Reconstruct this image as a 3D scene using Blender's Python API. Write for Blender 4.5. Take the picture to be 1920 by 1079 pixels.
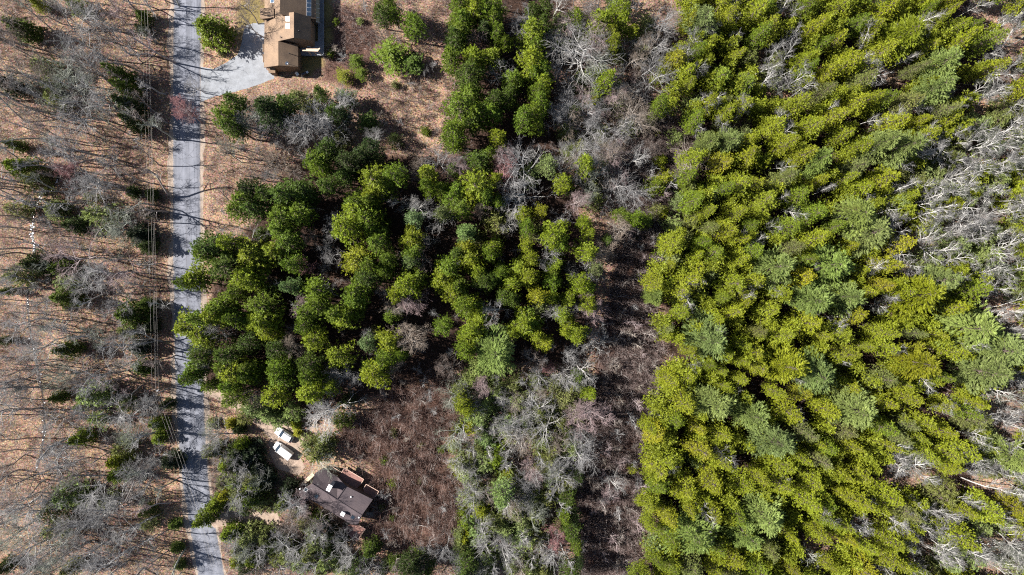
import bpy, bmesh, math, random
import numpy as np
from mathutils import Vector, Matrix

for o in list(bpy.data.objects):
    bpy.data.objects.remove(o)
SC = bpy.context.scene
COL = SC.collection
R = math.radians

# ------------------------------------------------------------------ camera, sky, sun, exposure
S = 0.115            # metres of ground per photo pixel
CAM_H = 165.0        # flying height
cam = bpy.data.cameras.new('camera')
cam.sensor_width = 36.0
cam.lens = 18.0 / ((1920 * S / 2) / CAM_H)
cam.clip_start = 1.0
cam.clip_end = 2000.0
cam_o = bpy.data.objects.new('camera', cam)
cam_o.location = (0, 0, CAM_H)
cam_o.rotation_euler = (0, 0, 0)
COL.objects.link(cam_o)
SC.camera = cam_o

SUN_EL = R(44)
SUN_DIR = Vector((1.0, -0.17, 0)).normalized()      # the way shadows fall on the ground
sun_to = Vector((SUN_DIR.x * math.cos(SUN_EL), SUN_DIR.y * math.cos(SUN_EL), -math.sin(SUN_EL)))
world = bpy.data.worlds.new('World')
SC.world = world
world.use_nodes = True
wn = world.node_tree.nodes
wl = world.node_tree.links
bg = wn.get('Background') or wn.new('ShaderNodeBackground')
sky = wn.new('ShaderNodeTexSky')
sky.sky_type = 'NISHITA'
sky.sun_disc = False
sky.sun_elevation = SUN_EL
sky.sun_rotation = math.atan2(-SUN_DIR.x, -SUN_DIR.y)
wl.new(sky.outputs['Color'], bg.inputs['Color'])
bg.inputs['Strength'].default_value = 0.05
sun = bpy.data.lights.new('sun', 'SUN')
sun.energy = 5.0
sun.angle = R(0.5)
sun.color = (1.0, 0.955, 0.89)
sun_o = bpy.data.objects.new('sun', sun)
sun_o.rotation_euler = sun_to.to_track_quat('-Z', 'Y').to_euler()
sun_o.location = (-80, 10, 120)
COL.objects.link(sun_o)
SC.view_settings.view_transform = 'Standard'
SC.view_settings.look = 'None'
SC.view_settings.gamma = 1.0
SC.view_settings.use_curve_mapping = False
SC.view_settings.exposure = 1.6
SC.cycles.use_denoising = False
SC.cycles.filter_width = 1.15

# ------------------------------------------------------------------ helpers
def W(px, py, h=0.0):
    """the spot at height h that stands at this place of the map (photo pixels)"""
    k = S * (CAM_H - h) / CAM_H
    return Vector(((px - 960) * k, (539.5 - py) * k, h))

def tag(o, label=None, cat=None, group=None, kind=None):
    if label: o['label'] = label
    if cat: o['category'] = cat
    if group: o['group'] = group
    if kind: o['kind'] = kind
    return o

def empty(name, loc, rz=0.0):
    o = bpy.data.objects.new(name, None)
    o.location = loc
    o.rotation_euler = (0, 0, rz)
    o.empty_display_size = 0.5
    COL.objects.link(o)
    return o

def link(name, me, parent=None, mats=None):
    o = bpy.data.objects.new(name, me)
    COL.objects.link(o)
    if parent is not None:
        o.parent = parent
    if mats is not None:
        for m in (mats if isinstance(mats, (list, tuple)) else [mats]):
            me.materials.append(m)
    return o

def mesh_np(name, V, loops, counts, tone=None, smooth=False):
    """mesh from numpy arrays; counts = corners per face"""
    me = bpy.data.meshes.new(name)
    V = np.asarray(V, dtype=np.float32)
    loops = np.asarray(loops, dtype=np.int32).ravel()
    counts = np.asarray(counts, dtype=np.int32)
    me.vertices.add(len(V))
    me.vertices.foreach_set('co', V.ravel())
    me.loops.add(len(loops))
    me.loops.foreach_set('vertex_index', loops)
    me.polygons.add(len(counts))
    st = np.zeros(len(counts), dtype=np.int32)
    st[1:] = np.cumsum(counts)[:-1]
    me.polygons.foreach_set('loop_start', st)
    me.polygons.foreach_set('loop_total', counts)
    if smooth:
        me.polygons.foreach_set('use_smooth', np.ones(len(counts), dtype=bool))
    if tone is not None:
        a = me.attributes.new('tone', 'FLOAT', 'POINT')
        a.data.foreach_set('value', np.asarray(tone, dtype=np.float32))
    me.update(calc_edges=True)
    return me

class MB:
    """collects polygons into one mesh"""
    def __init__(self):
        self.v = []; self.f = []; self.m = []
    def add(self, vs, fs, mi=0):
        b = len(self.v)
        self.v += [tuple(v) for v in vs]
        for f in fs:
            self.f.append([b + i for i in f]); self.m.append(mi)
    def box(self, c, sx, sy, sz, rz=0.0, mi=0):
        ca, sa = math.cos(rz), math.sin(rz)
        vs = []
        for z in (-1, 1):
            for x, y in ((-1, -1), (1, -1), (1, 1), (-1, 1)):
                dx, dy = x * sx / 2, y * sy / 2
                vs.append((c[0] + dx * ca - dy * sa, c[1] + dx * sa + dy * ca, c[2] + z * sz / 2))
        self.add(vs, [(3, 2, 1, 0), (4, 5, 6, 7), (0, 1, 5, 4), (1, 2, 6, 5), (2, 3, 7, 6), (3, 0, 4, 7)], mi)
    def prism(self, top, thick, mi=0):
        """a slab: top polygon (any plane), going down by thick"""
        n = len(top)
        vs = [tuple(p) for p in top] + [(p[0], p[1], p[2] - thick) for p in top]
        fs = [tuple(range(n)), tuple(range(2 * n - 1, n - 1, -1))]
        for i in range(n):
            j = (i + 1) % n
            fs.append((i, n + i, n + j, j))
        self.add(vs, fs, mi)
    def walls(self, top, z0=0.0, mi=0):
        """walls from the outline top (with heights) down to z0"""
        n = len(top)
        vs = [tuple(p) for p in top] + [(p[0], p[1], z0) for p in top]
        self.add(vs, [(i, n + i, n + (i + 1) % n, (i + 1) % n) for i in range(n)], mi)
    def tube(self, pts, rads, sides=6, mi=0, cap=True):
        rings = []
        n = len(pts)
        vs = []
        for i, p in enumerate(pts):
            p = Vector(p)
            a = Vector(pts[max(0, i - 1)]); b = Vector(pts[min(n - 1, i + 1)])
            d = (b - a).normalized()
            u = d.orthogonal().normalized(); w = d.cross(u)
            for k in range(sides):
                t = 2 * math.pi * k / sides
                vs.append(p + (u * math.cos(t) + w * math.sin(t)) * rads[i])
        fs = []
        for i in range(n - 1):
            for k in range(sides):
                k2 = (k + 1) % sides
                fs.append((i * sides + k, i * sides + k2, (i + 1) * sides + k2, (i + 1) * sides + k))
        if cap:
            fs.append(tuple(range(sides - 1, -1, -1)))
            fs.append(tuple(range((n - 1) * sides, n * sides)))
        self.add(vs, fs, mi)
    def build(self, name, mats, parent=None, smooth=False, bevel=0.0):
        me = bpy.data.meshes.new(name)
        me.from_pydata(self.v, [], self.f)
        for m in (mats if isinstance(mats, (list, tuple)) else [mats]):
            me.materials.append(m)
        me.polygons.foreach_set('material_index', self.m)
        bm = bmesh.new(); bm.from_mesh(me)
        bmesh.ops.recalc_face_normals(bm, faces=bm.faces)
        if bevel > 0:
            bmesh.ops.bevel(bm, geom=list(bm.edges), offset=bevel, segments=2, affect='EDGES', clamp_overlap=True)
        bm.to_mesh(me); bm.free()
        if smooth:
            me.polygons.foreach_set('use_smooth', [True] * len(me.polygons))
        me.update()
        o = bpy.data.objects.new(name, me)
        COL.objects.link(o)
        if parent is not None:
            o.parent = parent
        return o

# ------------------------------------------------------------------ materials
def new_mat(name):
    m = bpy.data.materials.new(name)
    m.use_nodes = True
    nt = m.node_tree
    return m, nt, nt.nodes, nt.links, nt.nodes['Principled BSDF']

def mixc(nt, fac, a, b, mode='MIX'):
    n = nt.nodes.new('ShaderNodeMix'); n.data_type = 'RGBA'; n.blend_type = mode
    for sock, val in ((n.inputs[0], fac), (n.inputs[6], a), (n.inputs[7], b)):
        if hasattr(val, 'links'): nt.links.new(val, sock)
        elif isinstance(val, (int, float)): sock.default_value = val
        else: sock.default_value = (*val[:3], 1)
    return n.outputs[2]

def noise(nt, scale, detail=4, rough=0.6, vec=None, out='Fac', dist=0.0):
    n = nt.nodes.new('ShaderNodeTexNoise')
    n.inputs['Scale'].default_value = scale
    n.inputs['Detail'].default_value = detail
    n.inputs['Roughness'].default_value = rough
    n.inputs['Distortion'].default_value = dist
    if vec is not None: nt.links.new(vec, n.inputs['Vector'])
    return n.outputs[out]

def ramp(nt, src, stops):
    n = nt.nodes.new('ShaderNodeValToRGB')
    el = n.color_ramp.elements
    while len(el) < len(stops): el.new(0.5)
    for e, (p, c) in zip(el, stops):
        e.position = p
        e.color = (*c, 1) if len(c) == 3 else c
    nt.links.new(src, n.inputs['Fac'])
    return n.outputs['Color']

def coord(nt, kind='Object'):
    return nt.nodes.new('ShaderNodeTexCoord').outputs[kind]

def bump(nt, height, strength, dist, bsdf):
    b = nt.nodes.new('ShaderNodeBump')
    b.inputs['Strength'].default_value = strength
    b.inputs['Distance'].default_value = dist
    nt.links.new(height, b.inputs['Height'])
    nt.links.new(b.outputs['Normal'], bsdf.inputs['Normal'])

def simple_mat(name, col, rough=0.7, var=0.25, scale=3.0, spec=0.3, metal=0.0):
    m, nt, N, L, P = new_mat(name)
    f = noise(nt, scale, 5, 0.65, coord(nt))
    lo = tuple(c * (1 - var) for c in col); hi = tuple(min(1, c * (1 + var)) for c in col)
    c = ramp(nt, f, [(0.3, lo), (0.7, hi)])
    L.new(c, P.inputs['Base Color'])
    P.inputs['Roughness'].default_value = rough
    P.inputs['Specular IOR Level'].default_value = spec
    P.inputs['Metallic'].default_value = metal
    return m

def foliage_mat(name, transl=0.3, tipmix=0.22):
    m, nt, N, L, P = new_mat(name)
    oi = N.new('ShaderNodeObjectInfo')
    at = N.new('ShaderNodeAttribute'); at.attribute_name = 'tone'
    mr = N.new('ShaderNodeMapRange')
    mr.inputs['From Min'].default_value = 0; mr.inputs['From Max'].default_value = 1
    mr.inputs['To Min'].default_value = 0.55; mr.inputs['To Max'].default_value = 1.4
    L.new(at.outputs['Fac'], mr.inputs['Value'])
    mul = N.new('ShaderNodeVectorMath'); mul.operation = 'SCALE'
    L.new(oi.outputs['Color'], mul.inputs[0]); L.new(mr.outputs['Result'], mul.inputs['Scale'])
    # yellower new shoots on some clumps
    nz = noise(nt, 0.55, 3, 0.6, coord(nt))
    f = ramp(nt, nz, [(0.45, (0, 0, 0)), (0.75, (tipmix, tipmix, tipmix))])
    tint = N.new('ShaderNodeVectorMath'); tint.operation = 'MULTIPLY'
    L.new(mul.outputs['Vector'], tint.inputs[0]); tint.inputs[1].default_value = (1.45, 1.12, 0.7)
    c = mixc(nt, f, mul.outputs['Vector'], tint.outputs['Vector'])
    L.new(c, P.inputs['Base Color'])
    P.inputs['Roughness'].default_value = 0.55
    P.inputs['Specular IOR Level'].default_value = 0.22
    tr = N.new('ShaderNodeBsdfTranslucent')
    L.new(c, tr.inputs['Color'])
    mx = N.new('ShaderNodeMixShader'); mx.inputs['Fac'].default_value = transl
    L.new(P.outputs['BSDF'], mx.inputs[1]); L.new(tr.outputs['BSDF'], mx.inputs[2])
    L.new(mx.outputs['Shader'], N['Material Output'].inputs['Surface'])
    return m

def bark_mat(name, spec=0.2):
    m, nt, N, L, P = new_mat(name)
    oi = N.new('ShaderNodeObjectInfo')
    nz = noise(nt, 2.2, 5, 0.7, coord(nt))
    c = mixc(nt, 1.0, oi.outputs['Color'], ramp(nt, nz, [(0.3, (0.5, 0.5, 0.5)), (0.65, (1.1, 1.1, 1.1))]), 'MULTIPLY')
    L.new(c, P.inputs['Base Color'])
    P.inputs['Roughness'].default_value = 0.8
    P.inputs['Specular IOR Level'].default_value = spec
    return m

def stem_mat(name, stops):
    """brush stems and litter; every stem has its own tone"""
    m, nt, N, L, P = new_mat(name)
    at = N.new('ShaderNodeAttribute'); at.attribute_name = 'tone'
    L.new(ramp(nt, at.outputs['Fac'], stops), P.inputs['Base Color'])
    P.inputs['Roughness'].default_value = 0.85
    P.inputs['Specular IOR Level'].default_value = 0.15
    return m

M_NEEDLE = foliage_mat('needles', 0.17)
M_NEEDLE_SOFT = foliage_mat('soft_needles', 0.24, 0.12)
M_BARK = bark_mat('bark')
M_TWIG = bark_mat('twigs')

# ground: leaf litter with soil, brush duff and thin grass zones
def ground_mat():
    m, nt, N, L, P = new_mat('leaf_litter')
    co = coord(nt)
    fine = noise(nt, 3.2, 6, 0.75, co, dist=0.4)
    mid = noise(nt, 0.35, 5, 0.65, co)
    big = noise(nt, 0.07, 4, 0.6, co)
    vor = N.new('ShaderNodeTexVoronoi'); vor.inputs['Scale'].default_value = 4.5
    L.new(co, vor.inputs['Vector'])
    litter = ramp(nt, fine, [(0.32, (0.048, 0.031, 0.024)), (0.43, (0.140, 0.094, 0.068)), (0.53, (0.275, 0.198, 0.140)), (0.68, (0.46, 0.355, 0.262))])
    litter = mixc(nt, 0.25, litter, vor.outputs['Color'], 'SOFT_LIGHT')
    warm = ramp(nt, mid, [(0.32, (0.48, 0.44, 0.46)), (0.48, (0.88, 0.84, 0.86)), (0.6, (1.0, 0.97, 0.95)), (0.75, (1.15, 1.0, 0.80))])
    litter = mixc(nt, 1.0, litter, warm, 'MULTIPLY')
    litter = mixc(nt, 1.0, litter, ramp(nt, big, [(0.38, (0.60, 0.57, 0.57)), (0.50, (0.92, 0.90, 0.89)), (0.62, (1.15, 1.10, 1.02))]), 'MULTIPLY')
    duff = ramp(nt, fine, [(0.3, (0.022, 0.013, 0.010)), (0.5, (0.080, 0.050, 0.041)), (0.72, (0.19, 0.13, 0.105))])
    duff = mixc(nt, 1.0, duff, ramp(nt, mid, [(0.35, (0.75, 0.7, 0.72)), (0.7, (1.2, 1.05, 0.95))]), 'MULTIPLY')
    grass = ramp(nt, fine, [(0.3, (0.07, 0.058, 0.024)), (0.5, (0.15, 0.118, 0.046)), (0.72, (0.25, 0.19, 0.085))])
    needle = ramp(nt, fine, [(0.3, (0.010, 0.006, 0.005)), (0.5, (0.033, 0.020, 0.015)), (0.74, (0.11, 0.066, 0.05))])  # needle litter, darkened further so the gaps read as black shade
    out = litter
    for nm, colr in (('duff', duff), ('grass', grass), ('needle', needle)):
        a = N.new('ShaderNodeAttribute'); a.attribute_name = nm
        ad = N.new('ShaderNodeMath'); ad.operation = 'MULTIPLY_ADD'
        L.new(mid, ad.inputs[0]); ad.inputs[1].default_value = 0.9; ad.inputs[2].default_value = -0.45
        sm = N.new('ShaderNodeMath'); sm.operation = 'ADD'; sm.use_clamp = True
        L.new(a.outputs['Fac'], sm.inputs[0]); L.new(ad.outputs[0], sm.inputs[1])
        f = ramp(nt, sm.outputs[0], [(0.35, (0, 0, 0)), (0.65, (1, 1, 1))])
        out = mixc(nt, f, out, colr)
    L.new(out, P.inputs['Base Color'])
    P.inputs['Roughness'].default_value = 0.95
    P.inputs['Specular IOR Level'].default_value = 0.1
    bump(nt, fine, 0.7, 0.25, P)
    return m

def in_poly(x, y, poly):
    c = False
    n = len(poly)
    for i in range(n):
        x1, y1 = poly[i]; x2, y2 = poly[i - 1]
        if (y1 > y) != (y2 > y) and x < (x2 - x1) * (y - y1) / (y2 - y1) + x1:
            c = not c
    return c

STRIP = [(1185, 90), (1235, 215), (1330, 265), (1265, 320), (1262, 420), (1238, 500), (1215, 560), (1245, 640), (1243, 745), (1208, 800), (1228, 870),
         (1205, 960), (1195, 1090), (1080, 1090), (1085, 960), (1100, 880), (1110, 780), (1120, 690), (1130, 600), (1150, 520), (1170, 420), (1160, 330), (1150, 250)]
LOWER_CLEAR = [(690, 770), (740, 715), (800, 700), (850, 705), (862, 780), (845, 860), (870, 930), (880, 980), (862, 1030), (800, 1045), (715, 1030), (690, 960), (700, 905), (695, 870), (640, 835), (640, 800)]
UPPER_CLEAR = [(600, 20), (700, 0), (850, 0), (835, 90), (865, 140), (862, 240), (850, 290), (760, 300), (735, 250), (690, 210), (680, 150), (640, 120), (610, 140)]
LAWN = [(585, 0), (630, 0), (625, 60), (614, 108), (600, 134), (560, 146), (515, 150), (480, 168), (430, 190), (400, 182), (440, 172), (480, 158), (515, 146), (560, 128), (560, 0)]
VERGE = [(402, 130), (436, 100), (442, -10), (500, -10), (500, 60), (452, 90), (446, 106), (412, 138)]
CENTRE_STAND = [(395, 600), (415, 470), (500, 400), (520, 345), (590, 280), (760, 290), (860, 290), (850, -60), (1090, -60), (1040, 200), (1080, 400), (1120, 560), (1090, 690), (860, 690), (720, 740), (560, 780), (430, 740), (370, 720)]
RIGHT_STAND = [(1250, -60), (1300, 60), (1238, 120), (1238, 190), (1300, 225), (1322, 270), (1272, 315), (1276, 380), (1262, 425), (1245, 460), (1215, 540), (1240, 585), (1247, 650), (1245, 745), (1213, 775),
               (1208, 815), (1230, 860), (1208, 950), (1198, 1140), (1990, 1140), (1990, -60)]

OPEN = [(1660, 128, 46, 26), (1462, 150, 28, 40), (1475, 95, 22, 26), (1420, 110, 22, 22), (1385, 230, 24, 20), (1890, 225, 70, 60), (1840, 300, 110, 50), (1850, 370, 115, 50), (1830, 425, 120, 44), (1790, 470, 100, 30), (1900, 540, 40, 60), (1910, 600, 30, 60), (1900, 780, 60, 60), (1890, 905, 55, 36), (1765, 955, 30, 74), (1910, 60, 40, 70), (1895, 1045, 60, 50), (1770, 1055, 44, 40), (1700, 890, 36, 26), (1910, 690, 30, 40), (1860, 15, 40, 24),
        (1730, 880, 30, 22), (1890, 1030, 50, 60), (1760, 1050, 50, 30), (1630, 985, 40, 20), (1905, 140, 30, 20), (1880, 470, 40, 20), (1690, 660, 22, 10), (1530, 1040, 22, 24), (1655, 575, 14, 12), (1310, 590, 8, 8), (1700, 500, 20, 12)]

def smooth_zone(poly, gx, gy):
    m = np.zeros(gx.shape, dtype=np.float32)
    for j in range(gx.shape[0]):
        for i in range(gx.shape[1]):
            if in_poly(gx[j, i], gy[j, i], poly): m[j, i] = 1
    for _ in range(2):
        p = np.pad(m, 1, mode='edge')
        m = (p[:-2, 1:-1] + p[2:, 1:-1] + p[1:-1, :-2] + p[1:-1, 2:] + 2 * p[1:-1, 1:-1]) / 6
    return m

def build_ground():
    xs = np.concatenate([[-8000, -3000, -1200, -300], np.arange(-120, 2060, 15), [2300, 3200, 5000, 10000]]).astype(float)
    ys = np.concatenate([[-8000, -3000, -1200, -300], np.arange(-120, 1220, 15), [1500, 2300, 4000, 9000]]).astype(float)
    gx, gy = np.meshgrid(xs, ys)
    V = np.stack([(gx - 960) * S, (539.5 - gy) * S, np.zeros_like(gx)], -1).reshape(-1, 3)
    ny, nx = gx.shape
    j, i = np.meshgrid(np.arange(ny - 1), np.arange(nx - 1), indexing='ij')
    a = (j * nx + i).ravel()
    F = np.stack([a, a + nx, a + nx + 1, a + 1], -1)
    me = mesh_np('ground', V, F, np.full(len(F), 4))
    duff = np.maximum(smooth_zone(STRIP, gx, gy), .62 * smooth_zone(LOWER_CLEAR, gx, gy))
    duff = np.maximum(duff, 0.8 * smooth_zone([(605, 5), (690, 20), (720, 90), (680, 165), (640, 170), (610, 150), (560, 155), (600, 135)], gx, gy))
    grass = np.maximum(smooth_zone(LAWN, gx, gy), 0.9 * smooth_zone(VERGE, gx, gy))
    needle = np.maximum(smooth_zone(CENTRE_STAND, gx, gy), 0.8 * smooth_zone([(x + 12 if x < 1500 else x, y) for x, y in RIGHT_STAND], gx, gy) * (1 - np.maximum.reduce([((gx - a) / (rx * 1.1)) ** 2 + ((gy - b) / (ry * 1.1)) ** 2 < 1 for a, b, rx, ry in OPEN]).astype(np.float32)))  # stand floors: shade is put into this zone's dark colour
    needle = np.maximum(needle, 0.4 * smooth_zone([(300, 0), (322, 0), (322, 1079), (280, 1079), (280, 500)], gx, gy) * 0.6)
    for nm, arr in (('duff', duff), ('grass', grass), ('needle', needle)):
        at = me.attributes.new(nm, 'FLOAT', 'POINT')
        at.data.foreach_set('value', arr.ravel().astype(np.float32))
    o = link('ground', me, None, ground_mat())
    tag(o, kind='structure')
build_ground()

# ------------------------------------------------------------------ road, verges, drives, brook
def strip_sheet(name, rows, z, mat, kind='structure', parent=None):
    """a sheet between left and right edge points (photo pixels), with u across and v along"""
    me = bpy.data.meshes.new(name)
    NU = 8
    V = []; F = []; UV = []
    dist = 0.0
    prev = None
    for (y, xl, xr) in rows:
        a = W(xl, y); b = W(xr, y)
        c = (a + b) / 2
        if prev is not None: dist += (c - prev).length
        prev = c
        for k in range(NU + 1):
            p = a.lerp(b, k / NU); V.append((p.x, p.y, z)); UV.append((k / NU, dist))
    n = NU + 1
    for r in range(len(rows) - 1):
        for k in range(NU):
            F.append((r * n + k, (r + 1) * n + k, (r + 1) * n + k + 1, r * n + k + 1))
    me.from_pydata(V, [], F)
    uv = me.uv_layers.new(name='UVMap')
    for l in me.loops:
        uv.data[l.index].uv = UV[l.vertex_index]
    me.materials.append(mat)
    o = bpy.data.objects.new(name, me); COL.objects.link(o)
    if parent is not None: o.parent = parent
    if kind: o['kind'] = kind
    return o

def interp_rows(keys, step=10, y0=-300, y1=1400):
    ys = np.arange(y0, y1 + 1, step)
    k = np.array(keys, dtype=float)
    def ex(col):
        v = np.interp(ys, k[:, 0], k[:, col])
        return v
    return [(float(y), float(l), float(r)) for y, l, r in zip(ys, ex(1), ex(2))]

ROAD_KEYS = [(-300, 325, 378), (0, 325.5, 377.5), (130, 324.5, 376), (400, 324, 375.5), (540, 325, 376.5), (640, 327, 379), (720, 329, 381.5), (800, 333, 384), (860, 338, 388),
             (910, 342.5, 392), (950, 349.5, 397), (1010, 359, 408), (1079, 371.5, 421), (1200, 396, 446), (1400, 440, 492)]
ROAD_ROWS = interp_rows(ROAD_KEYS)

def road_mat():
    m, nt, N, L, P = new_mat('asphalt')
    uv = N.new('ShaderNodeUVMap'); uv.uv_map = 'UVMap'
    sx = N.new('ShaderNodeSeparateXYZ'); L.new(uv.outputs['UV'], sx.inputs[0])
    co = coord(nt)
    fine = noise(nt, 6.0, 6, 0.7, co)
    mid = noise(nt, 0.5, 5, 0.6, co)
    mp = N.new('ShaderNodeMapping'); mp.inputs['Scale'].default_value = (1.6, 0.08, 1); L.new(co, mp.inputs['Vector'])
    streak = noise(nt, 1.0, 4, 0.6, mp.outputs['Vector'])
    base = ramp(nt, fine, [(0.3, (0.112, 0.119, 0.141)), (0.7, (0.142, 0.150, 0.175))])
    base = mixc(nt, 1.0, base, ramp(nt, mid, [(0.3, (0.80, 0.80, 0.82)), (0.7, (1.12, 1.10, 1.10))]), 'MULTIPLY')
    base = mixc(nt, 0.55, base, ramp(nt, streak, [(0.3, (0.82, 0.82, 0.82)), (0.7, (1.15, 1.15, 1.15))]), 'MULTIPLY')
    across = ramp(nt, sx.outputs['X'], [(0.0, (0.92, 0.92, 0.9)), (0.2, (0.98, 0.98, 0.98)), (0.40, (1.22, 1.22, 1.22)), (0.5, (0.92, 0.92, 0.92)), (0.56, (0.98, 0.98, 0.98)), (0.74, (1.14, 1.14, 1.14)), (0.9, (0.93, 0.93, 0.93)), (1.0, (0.78, 0.77, 0.77))])
    base = mixc(nt, 1.0, base, across, 'MULTIPLY')
    # sand creeping in from the edges
    edge = ramp(nt, sx.outputs['X'], [(0.0, (1, 1, 1)), (0.07, (0, 0, 0)), (0.95, (0, 0, 0)), (1.0, (0.8, 0.8, 0.8))])
    ef = mixc(nt, 1.0, edge, ramp(nt, noise(nt, 1.1, 5, 0.7, co), [(0.45, (0, 0, 0)), (0.62, (1, 1, 1))]), 'MULTIPLY')
    base = mixc(nt, ef, base, (0.27, 0.225, 0.19))
    # hairline cracks
    vo = N.new('ShaderNodeTexVoronoi'); vo.feature = 'DISTANCE_TO_EDGE'; vo.inputs['Scale'].default_value = 0.28
    wv = N.new('ShaderNodeVectorMath'); wv.operation = 'ADD'
    nc = N.new('ShaderNodeTexNoise'); nc.inputs['Scale'].default_value = 0.9; nc.inputs['Detail'].default_value = 4; L.new(co, nc.inputs['Vector'])
    L.new(co, wv.inputs[0]); L.new(nc.outputs['Color'], wv.inputs[1]); L.new(wv.outputs[0], vo.inputs['Vector'])
    crack = ramp(nt, vo.outputs['Distance'], [(0.0, (0.42, 0.42, 0.42)), (0.03, (1, 1, 1))])
    base = mixc(nt, 0.5, base, crack, 'MULTIPLY')
    L.new(base, P.inputs['Base Color'])
    P.inputs['Roughness'].default_value = 0.85
    P.inputs['Specular IOR Level'].default_value = 0.25
    bump(nt, fine, 0.25, 0.03, P)
    return m
M_ROAD = road_mat()

def sand_mat(name, dark, light, leaf=0.35):
    m, nt, N, L, P = new_mat(name)
    co = coord(nt)
    fine = noise(nt, 4.0, 6, 0.75, co)
    mid = noise(nt, 0.6, 5, 0.65, co)
    c = ramp(nt, fine, [(0.3, dark), (0.7, light)])
    c = mixc(nt, 1.0, c, ramp(nt, mid, [(0.35, (0.78, 0.76, 0.74)), (0.65, (1.08, 1.06, 1.04))]), 'MULTIPLY')
    lf = ramp(nt, noise(nt, 1.4, 6, 0.8, co), [(0.55, (0, 0, 0)), (0.7, (leaf, leaf, leaf))])
    c = mixc(nt, lf, c, (0.20, 0.125, 0.08))
    L.new(c, P.inputs['Base Color'])
    P.inputs['Roughness'].default_value = 0.95
    P.inputs['Specular IOR Level'].default_value = 0.1
    bump(nt, fine, 0.5, 0.08, P)
    return m
M_SAND = sand_mat('road_sand', (0.17, 0.138, 0.115), (0.32, 0.268, 0.228), 0.8)
M_DIRT = sand_mat('dirt_drive', (0.19, 0.143, 0.115), (0.33, 0.262, 0.215), 0.5)
M_DRIVE = sand_mat('pale_drive', (0.170, 0.184, 0.208), (0.238, 0.252, 0.276), 0.06)

rnd = random.Random(11)
def jag(rows, a):
    out = []
    l = r = 0
    for y, xl, xr in rows:
        l = 0.6 * l + rnd.uniform(-a, a); r = 0.6 * r + rnd.uniform(-a, a)
        out.append((y, xl + l, xr + r))
    return out
strip_sheet('road_verge', jag([(y, l - 6 - 2.5 * math.sin(y / 37), r + 6 + 2.5 * math.sin(y / 29)) for y, l, r in ROAD_ROWS], 2.6), 0.004, M_SAND)
strip_sheet('road', jag(ROAD_ROWS, 0.35), 0.010, M_ROAD)
M_TAR_SHADOW = simple_mat('tar_seam_shadow', (0.085, 0.085, 0.095), 0.8, 0.3, 2.0)
def seam_shadow(pts, w):
    mb = MB()
    q = []
    for i in range(len(pts) - 1):
        a, b = Vector(pts[i]), Vector(pts[i + 1])
        n = max(1, int((b - a).length / 8))
        q += [a.lerp(b, k / n) for k in range(n)]
    q.append(Vector(pts[-1]))
    q = [p + Vector((rnd.uniform(-.35, .35), 0)) for p in q]
    vs = []
    for p in q:
        ww = w * rnd.uniform(0.6, 1.3) / 2
        vs += [(W(p.x - ww, p.y).x, W(p.x, p.y).y, 0.014), (W(p.x + ww, p.y).x, W(p.x, p.y).y, 0.014)]
    mb.add(vs, [(2 * i, 2 * i + 2, 2 * i + 3, 2 * i + 1) for i in range(len(q) - 1)])
    o = mb.build('road_seam_shadow', M_TAR_SHADOW)
    o['kind'] = 'structure'
seam_shadow([(349, 420), (349.5, 515)], 0.7)  # dark ribbon painted as the shadow of the overhead wires
seam_shadow([(352, 530), (352.5, 600)], 0.6)  # the painted wire shadow, continued
seam_shadow([(357, 640), (358, 690), (362, 740), (366, 800)], 0.5)  # painted wire shadow again, running past the pole
seam_shadow([(374.2, 30), (374, 128), (373.2, 260), (373.6, 420)], 0.5)
M_PATCH = simple_mat('asphalt_patch', (0.10, 0.105, 0.122), 0.85, 0.2, 1.5)
def sheet(name, poly, z, mat, kind='structure'):
    mb = MB()
    q = []
    n = len(poly)
    for i in range(n):
        a = Vector(poly[i]); b = Vector(poly[(i + 1) % n])
        k = max(1, int((b - a).length / 9))
        for t in range(k):
            p = a.lerp(b, t / k)
            if t: p = p + Vector((rnd.uniform(-.7, .7), rnd.uniform(-.7, .7)))
            q.append(p)
    bm = bmesh.new()
    vs = [bm.verts.new((W(p.x, p.y).x, W(p.x, p.y).y, z)) for p in q]
    f = bm.faces.new(vs)
    bmesh.ops.triangulate(bm, faces=[f])
    me = bpy.data.meshes.new(name)
    bmesh.ops.recalc_face_normals(bm, faces=bm.faces)
    if bm.faces and sum(fc.normal.z for fc in bm.faces) < 0:
        bmesh.ops.reverse_faces(bm, faces=bm.faces)
    bm.to_mesh(me); bm.free()
    me.materials.append(mat)
    o = bpy.data.objects.new(name, me); COL.objects.link(o)
    o['kind'] = kind
    return o
# paved apron in front of the tan house
sheet('driveway', [(376.5, 126), (400, 130), (424, 118), (446, 103), (454, 78), (458, 50), (474, 44), (488, 44), (500, 42), (499, 130), (514, 143), (514, 148), (482, 160), (440, 173), (402, 181), (384, 189), (376.5, 192)], 0.018, M_DRIVE)
# dirt drives of the grey house
sheet('dirt_drive', [(380, 722), (396, 720), (416, 736), (440, 748), (470, 772), (500, 782), (540, 790), (575, 812), (560, 850), (572, 876), (560, 892), (520, 880), (505, 850), (505, 822), (480, 796), (448, 772), (420, 758), (400, 746), (384, 744)], 0.017, M_DIRT)
sheet('dirt_path', [(394, 962), (420, 955), (470, 958), (520, 962), (528, 985), (500, 1006), (470, 1000), (430, 985), (402, 990), (396, 985)], 0.019, M_DIRT)

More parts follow.
